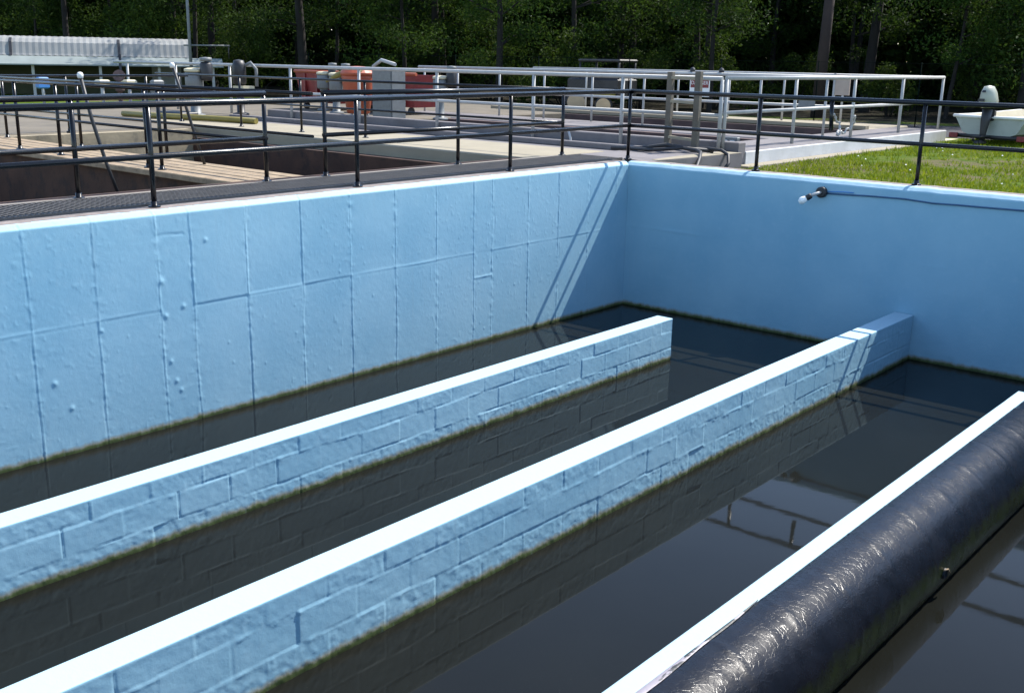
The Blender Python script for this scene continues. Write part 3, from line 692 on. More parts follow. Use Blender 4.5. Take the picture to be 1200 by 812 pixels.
p_ = MB().box(sx-.22, sx+.22, sy-.006, sy, D+.60, D+.96, bev=.002).build('panel', M['white'], root)
hd = MB().box(sx-.20, sx+.20, sy-.010, sy-.0062, D+.77, D+.945).build('red_header', M['red'], root)
text('DANGER', .095, (sx, sy-.0115, D+.857), 0, M['white'], hd, .001)
for x in (sx-.24, sx+.40):
    b = MB().lathe([(.05, 0), (.05, .07), (.03, .1), (.0, .11)], (x, sy+.1, D+1.04), 12).build('post_cap', M['dark'])
    b.name = 'rail_light'; tag(b, 'small dark cap on the pale railing, ' + ('left' if x < sx else 'right') + ' of the danger sign', 'cap', 'dark caps on the pale railing')
root = thing('name_plate', (-.9, 6.9, D+.6), 'small pale blank plate wired to the middle pale railing', 'sign')
MB().box(-1.1, -.78, 6.905, 6.915, D+.44, D+.62).build('panel', M['grey'], root)
root = thing('notice_board', (-.5, 9.1, D+.8), 'beige blank board beside the rail corner above the white slab', 'board')
MB().box(-1.42, -1.12, 9.10, 9.13, D+.66, D+1.06, bev=.004).build('panel', M['beige'], root)
MB().box(-1.46, -1.42, 9.09, 9.14, D, D+1.08).build('post', M['galv'], root)
# chain looped on the corner post of the middle rail
cz = MB(); cp = []; cr = []
for k in range(61):
    t = k/60; cp.append((-.24+.36*t, 6.52+.16*math.sin(t*9), D+.40-1.25*t*(1-t)+.03*math.sin(k*.9))); cr.append(.010+.014*(k % 2))
cz.path(cp, cr, 7)
tag(cz.build('chain', M['galv']), 'pale chain hanging by the white slab railing posts', 'chain')

# ------------------------------------------------------------------ far machinery
MG = 'mixer drives on the far tanks'
def mixer(loc, label):
    x, y, z = loc
    root = thing('mixer_drive', loc, label, 'mixer drive', MG)
    MB().lathe([(.16, 0), (.16, .04), (.09, .06), (.075, .45), (.10, .5)], loc, 16).build('pedestal', M['grey'], root)
    gb = MB().lathe([(.13, .5), (.15, .53), (.15, .80), (.13, .82)], loc, 18).build('gearbox', M['grey'], root)
    MB().lathe([(.155, .82), (.16, .83), (.16, .87), (.10, .89), (.0, .895)], loc, 18).build('cap', M['cream'], gb)
    mt = MB().lathe([(.0, -.06), (.09, -.05), (.105, 0), (.105, .24), (.08, .28), (.0, .29)], (x+.22, y+.1, z+.72), 16, dirv=(0, 0, 1)).build('motor', M['dark'], root)
    MB().lathe([(.06, .29), (.10, .30), (.10, .36), (.0, .37)], (x+.22, y+.1, z+.72), 14, dirv=(0, 0, 1)).build('fan_cover', M['grey'], mt)
    return root
m0 = mixer((-12.1, 4.93, D), 'grey mixer drive left of the orange bin, the left one of the close pair')
copy_tree(m0, (-10.9, 4.3, D), 'grey mixer drive just left of the orange bin, the right one of the close pair')
copy_tree(m0, (-7.9, 4.55, D), 'grey mixer drive standing alone right of the red cart')
copy_tree(m0, (-11.5, 1.1, D), 'grey mixer drive with dark motor below the end of the shed roof', None, (1.2, 1.2, 1.08))
root = thing('pump_motor', (-11.3, 2.05, D), 'dark upright pump motor with a bent pipe between shed and orange bin', 'motor')
MB().lathe([(.17, 0), (.17, .05), (.08, .07), (.08, .62), (.14, .66), (.14, 1.02), (.10, 1.12), (.0, 1.14)], (-11.3, 2.05, D), 18).build('body', M['dark'], root)
MB().path([(-11.22, 2.1, D+1.0), (-11.1, 2.2, D+1.08), (-11.0, 2.26, D+.95), (-11.0, 2.26, D+.6)], .035, 10).build('pipe_bend', M['grey'], root)
MB().box(-11.36, -11.0, 1.92, 2.2, D+.56, D+.61).build('bracket', M['cream'], root)

# orange bin
root = thing('barrel', (-9.25, 3.5, D), 'tapered orange plastic barrel standing behind the black railing', 'barrel')
MB().lathe([(.22, .10), (.24, .12), (.33, .80), (.34, .86), (.31, .88)], (-9.25, 3.5, D), 24).build('body', M['orange'], root)
MB().lathe([(.355, .86), (.36, .92), (.30, .99), (.16, 1.04), (.0, 1.05)], (-9.25, 3.5, D), 24).build('lid', M['orange'], root)
for a in (.6, 2.7, 4.8): MB().tube((-9.25+.2*math.cos(a), 3.5+.2*math.sin(a), D), (-9.25+.2*math.cos(a), 3.5+.2*math.sin(a), D+.14), .025).build('leg', M['galv'], root)
o = MB().path([(-9.9, 3.2, D+.72), (-9.6, 3.26, D+.86), (-9.2, 3.3, D+.97), (-8.95, 3.35, D+.94)], [.02, .06, .07, .03], 10).build('tarpaulin', M['yellow'])
tag(o, 'crumpled yellow cover slung over the front of the orange barrel', 'cover')
# grey control cabinet
root = thing('control_cabinet', (-8.0, 3.25, D), 'grey electrical cabinet beside the orange barrel', 'cabinet')
MB().box(-8.36, -7.78, 3.1, 3.45, D+.06, D+1.02, bev=.012).build('body', M['grey'], root)
dr = MB().box(-8.33, -7.81, 3.085, 3.098, D+.10, D+.98).build('door', M['grey'], root)
MB().box(-7.87, -7.84, 3.07, 3.085, D+.5, D+.6).build('handle', M['dark'], dr)
for fx in (-8.36, -7.84): MB().box(fx, fx+.06, 3.1, 3.16, D, D+.06).build('foot', M['galv'], root)
MB().path([(-8.55, 3.3, D+1.05), (-8.3, 3.3, D+1.18), (-7.9, 3.3, D+1.10)], .035, 8).build('roof_bracket', M['galv'], root)
# red carts / containers
def red_bin(loc, sx, label):
    x, y, z = loc; root = thing('red_skip', loc, label, 'skip', 'red skips behind the pale railing')
    b = MB(); w_, d_, h = .5*sx, .45, .86
    b.add([(x-w_*.85, y-d_*.8, z+.16), (x+w_*.85, y-d_*.8, z+.16), (x+w_*.85, y+d_*.8, z+.16), (x-w_*.85, y+d_*.8, z+.16),
           (x-w_, y-d_, z+h), (x+w_, y-d_, z+h), (x+w_, y+d_, z+h), (x-w_, y+d_, z+h), (x-w_*.96, y-d_*.95, z+h), (x+w_*.96, y-d_*.95, z+h), (x+w_*.82, y-d_*.76, z+.2), (x-w_*.82, y-d_*.76, z+.2),
           (x+w_*.96, y+d_*.95, z+h), (x-w_*.96, y+d_*.95, z+h), (x+w_*.82, y+d_*.76, z+.2), (x-w_*.82, y+d_*.76, z+.2)],
          [(0, 1, 5, 4), (1, 2, 6, 5), (2, 3, 7, 6), (3, 0, 4, 7), (3, 2, 1, 0), (4, 5, 9, 8), (6, 7, 13, 12), (5, 6, 12, 9), (7, 4, 8, 13), (8, 9, 10, 11), (9, 12, 14, 10), (12, 13, 15, 14), (13, 8, 11, 15), (10, 14, 15, 11)])
    for k in (-.55, 0, .55): b.box(x+k*w_-.03, x+k*w_+.03, y-d_-.02, y-d_*.8, z+.2, z+h-.03)
    b.build('body', M['red'], root)
    MB().tube((x-w_-.02, y-d_, z+h+.02), (x+w_+.02, y-d_, z+h+.02), .035).build('rim', M['orange'], root)
    for sx_ in (-1, 1):
        MB().lathe([(.0, -.03), (.08, -.03), (.08, .03), (.0, .03)], (x+sx_*w_*.7, y-d_*.7, z+.08), 14, 'x').build('wheel', M['rubber'], root)
    return root
red_bin((-10.35, 5.75, D), 1.9, 'dull red steel skip with an orange rim, right of the grey cabinet')
red_bin((-12.5, 5.5, D), 1.6, 'dull red steel skip half hidden behind the orange barrel and mixer drives')
# valves, cream boxes and blue box standing out on the far left
BX = 'small boxes on posts at the far left tanks'
def post_box(x, y, hz, w_, hh, m, label):
    root = thing('box_post', (x, y, D), label, 'box', BX)
    MB().tube((x, y, D), (x, y, hz), .035).build('post', M['galv'], root)
    MB().box(x-w_, x+w_, y-.13, y+.13, hz-hh, hz+hh, bev=.03).build('box', m, root)
    return root
post_box(-17.3, .75, 2.33, .09, .13, M['bluep'], 'small blue box on a post in front of the shed')
post_box(-18.1, -.05, 2.28, .18, .085, M['cream'], 'cream box on a post at the left edge of the photo')
post_box(-16.1, 1.6, 2.36, .13, .07, M['cream'], 'cream box on a post, the left one of the two under the shed eave')
post_box(-15.6, 2.0, 2.37, .13, .07, M['cream'], 'cream box on a post, the right one of the two under the shed eave')
post_box(-14.9, 2.3, 2.30, .09, .15, M['grey'], 'grey box on a post where the pale railing turns bright')
root = thing('valve', (-15.5, 1.7, D), 'rusty brown hand valve on a pipe in front of the shed', 'valve')
MB().lathe([(.06, 0), (.05, .1), (.05, .35), (.10, .38), (.10, .44), (.05, .5), (.03, .75)], (-15.5, 1.7, D), 12).build('body', M['rust'], root)
MB().lathe([(.10, -.02), (.14, -.02), (.14, .02), (.10, .02)], (-15.5, 1.7, D+.72), 14, dirv=(.6, -.6, .4)).build('handwheel', M['rust'], root)
o = MB().path([(-12.2, -.12, D+.06), (-11.0, .05, D+.06), (-9.9, .30, D+.065), (-8.7, .55, D+.06)], .055, 12).build('yellow_pipe', M['yellow']); tag(o, 'yellow pipe lying along the pale walkway beyond the old tank', 'pipe')
o = MB().path([(-12.3, -3.6, D+.05), (-10.5, -4.2, D+.05), (-9.4, -4.9, D+.05)], .05, 12).build('red_pipe', M['red']); tag(o, 'dull red pipe on the concrete at the far left edge', 'pipe')
o = MB().box(-12.1, -11.2, .55, .95, D, D+.10, bev=.02).build('base_slab', M['dark']); tag(o, 'low dark steel base under the mixer drive below the shed roof', 'base plate')

# ------------------------------------------------------------------ long low shed at the back left
root = thing('shed', (-27, 8, G), 'long low shed with ribbed grey curved roof and pale eave before the wood', 'shed')
ax = Vector((.487, .873)).normalized(); nx = Vector((ax.y, -ax.x)); c0 = Vector((-28.57, 5.26))
def shed_strip(prof, l0, l1, rib=0.0, step=.25):
    vs = []; fs = []; k = 0; n = len(prof); L = l0
    cols = np.arange(l0, l1+1e-6, step) if rib else [l0, l1]
    for ci, L in enumerate(cols):
        r_ = rib if ci % 2 else 0
        for (u, z) in prof: q = c0+ax*float(L)+nx*(u+r_*.5); vs.append((q.x, q.y, z+r_))
    for ci in range(len(cols)-1):
        for q in range(n-1): fs.append((ci*n+q, (ci+1)*n+q, (ci+1)*n+q+1, ci*n+q+1))
    b = MB(); b.add(vs, fs, False); return b
hood = [(-.05, 2.90), (-.10, 2.97), (-.28, 3.33), (-.5, 3.45), (-1.3, 3.54), (-2.2, 3.48), (-2.5, 3.33), (-2.7, 2.95)]
b = shed_strip(hood, -9, 5.75, .014, .10)
b.add([(*(c0+ax*5.75+nx*u), z) for u, z in hood], [tuple(range(len(hood)))]); rf = b.build('roof', M['roof'], root)
for L in (-.1, 3.3): shed_strip([(.02, 2.9), (-.06, 3.0), (-.24, 3.36), (-.5, 3.48)], L, L+.09).build('roof_strap', M['dark'], rf)
b = shed_strip([(-.02, 2.895), (.55, 2.64), (.55, 2.60), (-.02, 2.85)], -8, 6.75); b.build('eave', M['eave'], root)
b = shed_strip([(-2.6, 2.86), (-3.2, 2.6), (-3.2, 2.56), (-2.6, 2.8)], -8, 6.5); b.build('eave', M['eave'], root)
b = MB(); q = c0+ax*(-1.1)+nx*(-1.6); b.obox(q, ax, nx, 7.2, .06, G, 2.85); b.build('wall', M['olive'], root)
b = MB(); q = c0+ax*4.9+nx*(-1.1); b.obox(q, ax, nx, .5, .05, G, 2.7); b.build('door', M['grey'], root)
for L in (-4, -1.6, .6, 2.7, 4.6, 6.4): b = MB(); q = c0+ax*L+nx*.3; b.obox(q, ax, nx, .045, .045, G, 2.70); b.build('post', M['galv'], root)
q = c0+ax*3.35+nx*.62; b = MB(); b.tube((q.x, q.y, G), (q.x, q.y, 3.0), .045); b.build('downpipe', M['dark'], root)

# ------------------------------------------------------------------ utility poles
def pole(x, y, r, h, label, arm=False, lean=0):
    root = thing('utility_pole', (x, y, G), label, 'pole', 'wooden utility poles before the wood')
    MB().path([(x, y, G), (x+lean*.5, y, G+h*.5), (x+lean, y, G+h)], [r, r*.9, r*.75], 14).build('shaft', M['pole'] if not arm else M['grey'], root)
    if arm:
        MB().tube((x-.2*ax.x, y-.2*ax.y, 3.32), (x+1.3*ax.x, y+1.3*ax.y, 3.33), .025).build('arm', M['grey'], root)
        b = MB().tube((x+1.25*ax.x, y+1.25*ax.y, 3.33), (x+1.25*ax.x, y+1.25*ax.y, 2.9), .02).build('hanger', M['dark'], root)
    return root
pole(-24.2, 9.2, .055, 4.6, 'slim grey pole with a side arm at the right end of the shed', True)
pole(-5.65, 17.4, .17, 4.3, 'thick brown wooden utility pole behind the beige board', False, .12)

# ------------------------------------------------------------------ chain-link fence before the wood
FP = [(-19.5, 10.4), (-8.8, 12.6), (.2, 16.2), (9, 18.4)]
root = thing('fence', (-9, 13, G), 'faint green chain-link fence along the front of the wood', 'fence')
wire = MB(); rail = MB()
for (a, b) in zip(FP[:-1], FP[1:]):
    a = Vector(a); b = Vector(b); L = (b-a).length; n = int(L/2.4)
    for k in range(n+1):
        q = a+(b-a)*k/n; MB().tube((q.x, q.y, G), (q.x, q.y, G+1.55), .015, n=6).build('post', M['fence'], root)
    rail.tube((a.x, a.y, G+1.52), (b.x, b.y, G+1.52), .006, n=6)
    hh = 1.5; k = -hh
    while k < L:
        for s in (0, 1):
            t0, t1 = (k, k+hh); z0, z1 = (0, hh) if s == 0 else (hh, 0)
            if t0 < 0: z0 = z0+(z1-z0)*(-t0)/hh; t0 = 0
            if t1 > L: z1 = z0+(z1-z0)*(L-t0)/(t1-t0); t1 = L
            if t1-t0 > .05:
                p0 = a+(b-a)*t0/L; p1 = a+(b-a)*t1/L; wire.path([(p0.x, p0.y, G+z0), (p1.x, p1.y, G+z1)], .0012, 3, False)
        k += .11
wire.build('mesh', M['fence'], root); rail.build('top_rail', M['fence'], root)

# ------------------------------------------------------------------ small yellow tractor beyond the pits
root = thing('tractor', (-9.9, 11.0, G), 'small dark tractor with tan wheels and a yellow mudguard behind the pale railings', 'tractor')
tx, ty = -10.0, 12.6
for (dx, r_) in ((-.30, .30), (.62, .24)):
    wl = MB().lathe([(.0, -.1), (r_*.9, -.1), (r_, -.06), (r_, .06), (r_*.9, .1), (.0, .1)], (tx+dx, ty-.3, G+r_+.05), 22, dirv=(.5, -.86, 0)).build('wheel', M['rubber'], root)
    MB().lathe([(.0, .0), (r_*.78, .0), (r_*.82, .012), (.0, .012)], (tx+dx+.06, ty-.3-.1, G+r_+.05), 20, dirv=(.5, -.86, 0)).build('rim', M['tan'], wl)
MB().box(tx-.75, tx+.95, ty-.15, ty+.75, G+.45, G+1.0, bev=.05).build('body', M['dark'], root)
MB().box(tx+.1, tx+.9, ty-.32, ty-.16, G+.52, G+.72, bev=.03).build('mudguard', M['yellow'], root)
MB().box(tx-.45, tx+.95, ty-.1, ty+.75, G+1.42, G+1.50, bev=.03).build('canopy', M['dark'], root)
for (a, b) in ((-.4, -.05), (.9, -.05), (-.4, .7), (.9, .7)): MB().tube((tx+a, ty+b, G+1.0), (tx+a, ty+b, G+1.44), .03).build('canopy_post', M['dark'], root)

# ------------------------------------------------------------------ boat on its trailer, stern towards the camera
bx, by = 1.22, 10.35
BH = G - .27
bd = Vector((.20, .98)).normalized(); bn = Vector((bd.y, -bd.x))      # forward, starboard
root = thing('boat', (bx, by, G), 'pale green-white open motor boat, stern first, on the grass at right', 'boat')
def bp(l, s, z): q = Vector((bx, by))+bd*l+bn*s; return (q.x, q.y, z)
secs = []
Lb = 4.0
for k in range(15):
    t = k/14; wt = .74*(1-max(0, (t-.45)/.55)**2.2*.97); wb = .50*(1-max(0, (t-.35)/.65)**1.6*.99); zt = BH+.80+.16*t*t; zb = BH+.42+.22*max(0, t-.4)**2
    secs.append([(-wt, zt), (-wt*.93, zt-.06), (-(wb+.04), zb+.08), (-wb*.6, zb), (0, zb-.02), (wb*.6, zb), (wb+.04, zb+.08), (wt*.93, zt-.06), (wt, zt)])
vs = []; fs = []
for k, s in enumerate(secs):
    for (u, z) in s: vs.append(bp(Lb*k/14, u, z))
n = 9
for k in range(14):
    for q in range(n-1): fs.append((k*n+q, k*n+q+1, (k+1)*n+q+1, (k+1)*n+q))
fs.append(tuple(range(n-1, -1, -1)))
MB().add(vs, fs, False).build('hull', M['hull'], root)
vs = []; fs = []
for k, s in enumerate(secs):
    wt, zt = s[-1]; w_ = max(wt-.09, .01); wb = max(s[6][0]-.10, .005); zb = s[4][1]+.06
    for (u, z) in ((-wt-.02, zt+.025), (-w_, zt+.03), (-wb, zb+.1), (wb, zb+.1), (w_, zt+.03), (wt+.02, zt+.025)): vs.append(bp(Lb*k/14+(.05 if k == 0 and abs(u) < w_-.01 else 0), u, z))
for k in range(14):
    for q in range(5): fs.append((k*6+q, (k+1)*6+q, (k+1)*6+q+1, k*6+q+1))
MB().add(vs, fs, False).build('interior', M['boatin'], root)
gw = MB()
gw.path([bp(Lb*k/14, s[0][0]-.012, s[0][1]+.005) for k, s in enumerate(secs)], .028, 8); gw.path([bp(Lb*k/14, s[-1][0]+.012, s[-1][1]+.005) for k, s in enumerate(secs)], .028, 8)
gw.path([bp(-.01, -.75, BH+.81), bp(-.01, -.28, BH+.80), bp(-.01, .28, BH+.80), bp(-.01, .75, BH+.81)], .03, 8)
gw.build('gunwale', M['white'], root)
MB().add([bp(1.3, -.6, BH+.68), bp(1.3, .6, BH+.68), bp(1.6, .6, BH+.68), bp(1.6, -.6, BH+.68), bp(1.3, -.6, BH+.62), bp(1.3, .6, BH+.62), bp(1.6, .6, BH+.62), bp(1.6, -.6, BH+.62)], [(0, 1, 2, 3), (7, 6, 5, 4), (0, 4, 5, 1), (3, 2, 6, 7)]).build('thwart', M['boatin'], root)
# outboard
oc = -.02
ob = MB(); Rz = lambda pts: [bp(-.16+l, oc+s, BH+z) for l, s, z in pts]
mid = MB().path([bp(-.10, oc, BH+.95), bp(-.14, oc, BH+.72), bp(-.17, oc, BH+.50), bp(-.18, oc, BH+.36)], [.10, .085, .06, .05], 12).build('outboard_motor', M['dark'], root)
cw = MB(); prof = [(.13, .98), (.17, 1.0), (.178, 1.12), (.150, 1.27), (.095, 1.38), (.0, 1.40)]
vs = []; fs = []
for (r_, z) in prof:
    for j in range(16):
        a = 2*math.pi*j/16; vs.append(bp(-.12+(1.35*math.cos(a)*r_) - (z-1.2)*.16, oc+math.sin(a)*r_*.82, BH+z))
for k in range(len(prof)-1):
    for j in range(16): fs.append((k*16+j, k*16+(j+1) % 16, (k+1)*16+(j+1) % 16, (k+1)*16+j))
fs.append(tuple(range(15, -1, -1)))
cw.add(vs, fs, True).build('cowling', M['cowl'], mid)
b = MB()
b.add([bp(-.402, oc-.06, BH+1.10), bp(-.402, oc+.08, BH+1.10), bp(-.40, oc+.075, BH+1.155), bp(-.40, oc-.055, BH+1.155)], [(0, 1, 2, 3)])
b.add([bp(-.365, oc-.02, BH+1.27), bp(-.365, oc+.06, BH+1.27), bp(-.345, oc+.05, BH+1.31), bp(-.345, oc-.01, BH+1.31)], [(0, 1, 2, 3)])
b.build('decal', M['dark'], mid)
MB().add([bp(-.40, oc-.1, BH+.44), bp(-.08, oc-.1, BH+.44), bp(-.08, oc+.1, BH+.44), bp(-.40, oc+.1, BH+.44), bp(-.40, oc-.1, BH+.46), bp(-.08, oc-.1, BH+.46), bp(-.08, oc+.1, BH+.46), bp(-.40, oc+.1, BH+.46)], [(3, 2, 1, 0), (4, 5, 6, 7), (0, 1, 5, 4), (1, 2, 6, 5), (2, 3, 7, 6), (3, 0, 4, 7)]).build('cavitation_plate', M['dark'], mid)
b = MB(); b.lathe([(.0, -.05), (.05, 0), (.055, .25), (.03, .33), (.0, .34)], bp(-.38, oc, BH+.33), 10, dirv=(bd.x, bd.y, 0))
for k in range(3):
    a = k*2.094; b.add([bp(-.36, oc, BH+.33), bp(-.40, oc+.11*math.cos(a), BH+.33+.11*math.sin(a)), bp(-.38, oc+.11*math.cos(a+.7), BH+.33+.11*math.sin(a+.7))], [(0, 1, 2)])
b.build('propeller', M['dark'], mid)
MB().box(*(lambda p: (p[0]-.10, p[0]+.10, p[1]-.05, p[1]+.05))(bp(.0, oc, 0)), BH+.74, BH+.94, bev=.02).build('clamp', M['dark'], mid)
# trailer
root = thing('boat_trailer', (bx, by, G), 'low dark boat trailer with red tail lights under the pale boat', 'trailer')
fr = MB(); fr.tube(bp(.02, -.72, G+.16), bp(.02, .72, G+.16), .04); fr.tube(bp(.0, -.35, G+.15), bp(4.2, -.1, G+.15), .035); fr.tube(bp(.0, .35, G+.15), bp(4.2, .1, G+.15), .035); fr.tube(bp(1.2, -.78, G+.15), bp(1.2, .78, G+.15), .035)
fr.build('frame', M['dark'], root)
for s in (-.80, .80):
    wl = MB().lathe([(.0, -.07), (.16, -.07), (.19, -.04), (.19, .04), (.16, .07), (.0, .07)], bp(1.2, s, G+.19), 20, dirv=(bn.x, bn.y, 0)).build('wheel', M['rubber'], root)
    MB().lathe([(.0, -.075), (.13, -.075), (.13, .075), (.0, .075)], bp(1.2, s, G+.19), 16, dirv=(bn.x, bn.y, 0)).build('rim', M['white'], wl)
    q = bp(-.05, s*.86, 0); MB().box(q[0]-.08, q[0]+.08, q[1]-.03, q[1]+.03, G+.11, G+.21, bev=.01).build('tail_light', M['red'], root)

# ------------------------------------------------------------------ lawn blades
nb = 30000
bxs = RNG.uniform(.42, 5.2, nb); bys = .30+RNG.random(nb)**1.15*11.6
dens = fbm(bxs, bys, .55, 3, 900)+.6*fbm(bxs, bys, 3.2, 3, 901); keep = dens < .08+.10*RNG.random(nb); bxs = bxs[keep]; bys = bys[keep]; nb = len(bxs)
hgt_ = (.030+.055*RNG.random(nb)**2)*(1+1.2*np.clip(fbm(bxs, bys, 1.6, 2, 905), -.4, .6)); ang = RNG.uniform(0, 6.283, nb); wd = .006+.006*RNG.random(nb); ln = RNG.normal(0, .03, (nb, 2))
bx_, by_ = np.cos(ang)*wd, np.sin(ang)*wd
V = np.stack([np.stack([bxs-bx_, bys-by_, np.full(nb, G)], -1), np.stack([bxs+bx_, bys+by_, np.full(nb, G)], -1), np.stack([bxs+ln[:, 0], bys+ln[:, 1], G+hgt_], -1)], 1).reshape(-1, 3)
F = np.arange(nb*3).reshape(-1, 3)
o = np_mesh('grass', V, F, M['blade'], False); o['kind'] = 'stuff'; o['label'] = 'short patchy sunlit grass on the lawn behind the back wall'; o['category'] = 'grass'
nw = 22
fx = RNG.uniform(.6, 4.2, nw); fy = .4+RNG.random(nw)*8
fb = MB()
for k in range(nw):
    z = G+.05+.04*random.random(); r_ = .012+.008*random.random()
    fb.add([(fx[k]-r_, fy[k], z), (fx[k], fy[k]-r_, z+.004), (fx[k]+r_, fy[k], z), (fx[k], fy[k]+r_, z+.004), (fx[k], fy[k], z+.016)], [(0, 1, 4), (1, 2, 4), (2, 3, 4), (3, 0, 4)])
o = fb.build('clover_flowers', M['white']); o['kind'] = 'stuff'; o['label'] = 'tiny pale flower heads scattered in the lawn'; o['category'] = 'flowers'

# ------------------------------------------------------------------ wood
def leaf_cloud(pts, size, rng, flat=.35):
    n = len(pts); a = rng.normal(0, 1, (n, 3)); a /= np.linalg.norm(a, axis=1, keepdims=True)
    up = np.array([0, 0, 1.]); b = np.cross(a, rng.normal(0, 1, (n, 3))); b /= np.linalg.norm(b, axis=1, keepdims=True)
    s = size*(.6+.8*rng.random((n, 1))); l = a*s; w_ = b*s*.42
    nrm = np.cross(a, b); bend = nrm*s*.22
    V = np.stack([pts-l, pts+w_+bend*.6, pts+l, pts-w_+bend*.6], 1).reshape(-1, 3)
    F = np.arange(n*4).reshape(-1, 4); return V, F
def make_tree(seed, h, r0, crown_lo, nclump, nleaf, spread, lean, label, name='tree'):
    rng = np.random.default_rng(seed); rd = random.Random(seed)
    root = thing(name, (0, 0, 0), label, 'tree', 'trees of the wood behind the works')
    t = MB(); pts = []; px = py = 0
    for k in range(9):
        f = k/8; px = lean[0]*f*h+.10*math.sin(seed+k*1.1)*f; py = lean[1]*f*h+.10*math.cos(seed*2+k*1.3)*f; pts.append((px, py, h*f*.92))
    t.path([(pts[0][0], pts[0][1], -.15)]+pts, [r0*1.5]+[r0*(1.15-.95*k/8) for k in range(9)], 10)
    clumps = []
    for k in range(nclump):
        f = crown_lo+(1-crown_lo)*rd.random(); i = min(8, int(f*8)); b0 = Vector(pts[i]); a = rd.uniform(0, 6.283)
        L = spread*(1.15-.65*f)*(.45+.65*rd.random()); e = b0+Vector((math.cos(a)*L, math.sin(a)*L, L*(.15+.35*rd.random())-.1*(1-f)*L))
        if k % 2 == 0: m = b0.lerp(e, .5)+Vector((0, 0, .08*L)); t.path([b0, m, e], [r0*.32*(1.1-f*.6), r0*.2, r0*.06], 6)
        clumps.append((e, L*.42+.35))
        if rd.random() < .6: clumps.append((b0.lerp(e, .6)+Vector((rd.uniform(-.4, .4), rd.uniform(-.4, .4), rd.uniform(0, .5))), L*.3+.3))
    t.build('trunk', M['bark'], root)
    P = []
    per = nleaf//len(clumps)
    for (c, r_) in clumps:
        q = rng.normal(0, 1, (per, 3)); q *= (.35+.65*rng.random((per, 1)))*r_/np.linalg.norm(q, axis=1, keepdims=True); q[:, 2] *= .62
        P.append(np.array(c)+q)
    V, F = leaf_cloud(np.concatenate(P), .085, rng)
    np_mesh('crown', V, F, M['leaf'], False, None, root)
    return root
def make_shrub(seed, h, w_, nleaf, label):
    rng = np.random.default_rng(seed); rd = random.Random(seed)
    root = thing('shrub', (0, 0, 0), label, 'shrub', 'undergrowth shrubs at the foot of the wood')
    t = MB(); P = []
    for k in range(11):
        a = rd.uniform(0, 6.283); L = rd.uniform(.2, 1)*w_; z = h*rd.uniform(.25, 1)*(1.1-.35*L/w_); e = (math.cos(a)*L, math.sin(a)*L, z)
        t.path([(math.cos(a)*.1, math.sin(a)*.1, -.05), (e[0]*.4, e[1]*.4, z*.55), e], [.03, .02, .006], 5)
        per = nleaf//11; q = rng.normal(0, 1, (per, 3)); q *= (.3+.7*rng.random((per, 1)))*rd.uniform(.35, .7)*w_*.75/np.linalg.norm(q, axis=1, keepdims=True); P.append(np.array(e)+q)
    t.build('stems', M['bark'], root); P = np.concatenate(P); P = P[P[:, 2] > .03]
    V, F = leaf_cloud(P, .075, rng); np_mesh('foliage', V, F, M['leaf2'], False, None, root)
    return root
TL = 'leafy broadleaf tree in the dark wood behind the railings'
protos = [make_tree(21, 12.0, .17, .22, 34, 11000, 3.4, (.01, .0), TL), make_tree(22, 11, .12, .30, 28, 9500, 3.0, (-.05, .02), TL),
          make_tree(23, 13, .20, .26, 36, 11500, 3.6, (.03, -.02), TL), make_tree(24, 10, .09, .18, 26, 9000, 2.6, (.07, .02), TL)]
sproto = [make_shrub(31, 2.2, 1.5, 4200, 'leafy green shrub at the shaded foot of the wood'), make_shrub(32, 3.2, 1.7, 5200, 'leafy green shrub at the shaded foot of the wood')]
EDGE = [(-66, 0.5), (-44, 6.5), (-33, 9.5), (-24, 13.0), (-15, 15.6), (-5, 18.6), (3, 20.3), (14, 22.5)]
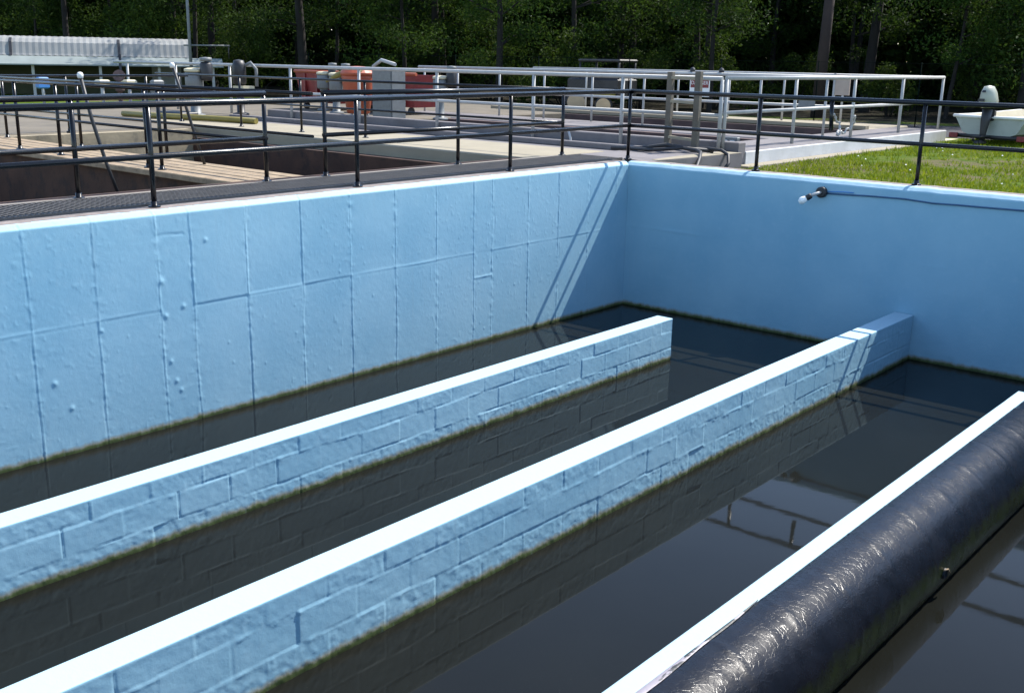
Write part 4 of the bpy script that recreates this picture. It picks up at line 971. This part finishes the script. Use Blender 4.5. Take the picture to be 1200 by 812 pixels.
def edge_pt(t, back):
    L = [math.dist(a, b) for a, b in zip(EDGE[:-1], EDGE[1:])]; s = t*sum(L)
    for (a, b, l) in zip(EDGE[:-1], EDGE[1:], L):
        if s <= l: break
        s -= l
    f = s/l; nx_, ny_ = -(b[1]-a[1])/l, (b[0]-a[0])/l
    return a[0]+(b[0]-a[0])*f+nx_*back, a[1]+(b[1]-a[1])*f+ny_*back
rd = random.Random(5); first = [True]*4
spots = []
for row, (back, cnt) in enumerate(((.8, 20), (3.4, 19), (6.6, 18), (10.5, 17))):
    for k in range(cnt):
        spots.append((*edge_pt(min(.995, max(.005, (k+.5+rd.uniform(-.38, .38)+.25*(row % 2))/cnt)), back+rd.uniform(-.9, .9)), row))
for q, (x, y, row) in enumerate(spots):
    k = q % 4 if rd.random() < .7 else rd.randrange(4); s = rd.uniform(.62, .86)
    o = protos[k]
    if first[k]: first[k] = False; o.location = (x, y, G); o.rotation_euler = (0, 0, rd.uniform(0, 6.28))
    else: o = copy_tree(o, (x, y, G), None, rd.uniform(0, 6.28), (s, s, s*rd.uniform(.92, 1.05)))
first = [True]*2
for q in range(34):
    x, y = edge_pt((q+.5+rd.uniform(-.4, .4))/34, rd.uniform(-.3, 4.5)); k = q % 2; s = rd.uniform(.55, 1.05)
    o = sproto[k]
    if first[k]: first[k] = False; o.location = (x, y, G)
    else: copy_tree(o, (x, y, G), None, rd.uniform(0, 6.28), (s, s, s))
# the deep wood that closes the view
n = 150000; tt = RNG.random(n); P = np.zeros((n, 3))
ex = np.array([edge_pt(t, 0) for t in np.linspace(0.001, .999, 200)]); idx = (tt*199).astype(int); bk = 11.5+RNG.random(n)*7
P[:, 0] = ex[idx, 0]-bk*.33+RNG.normal(0, .3, n); P[:, 1] = ex[idx, 1]+bk*.94+RNG.normal(0, .3, n); P[:, 2] = G+RNG.random(n)*8.8
keep = vnoise(tt*60, P[:, 2]*.6, 950) > .04; V, F = leaf_cloud(P[keep], .30, RNG)
o = np_mesh('deep_wood', V, F, M['leaf'], False); o['kind'] = 'stuff'; o['label'] = 'dense dark mass of foliage deep in the wood'; o['category'] = 'wood'
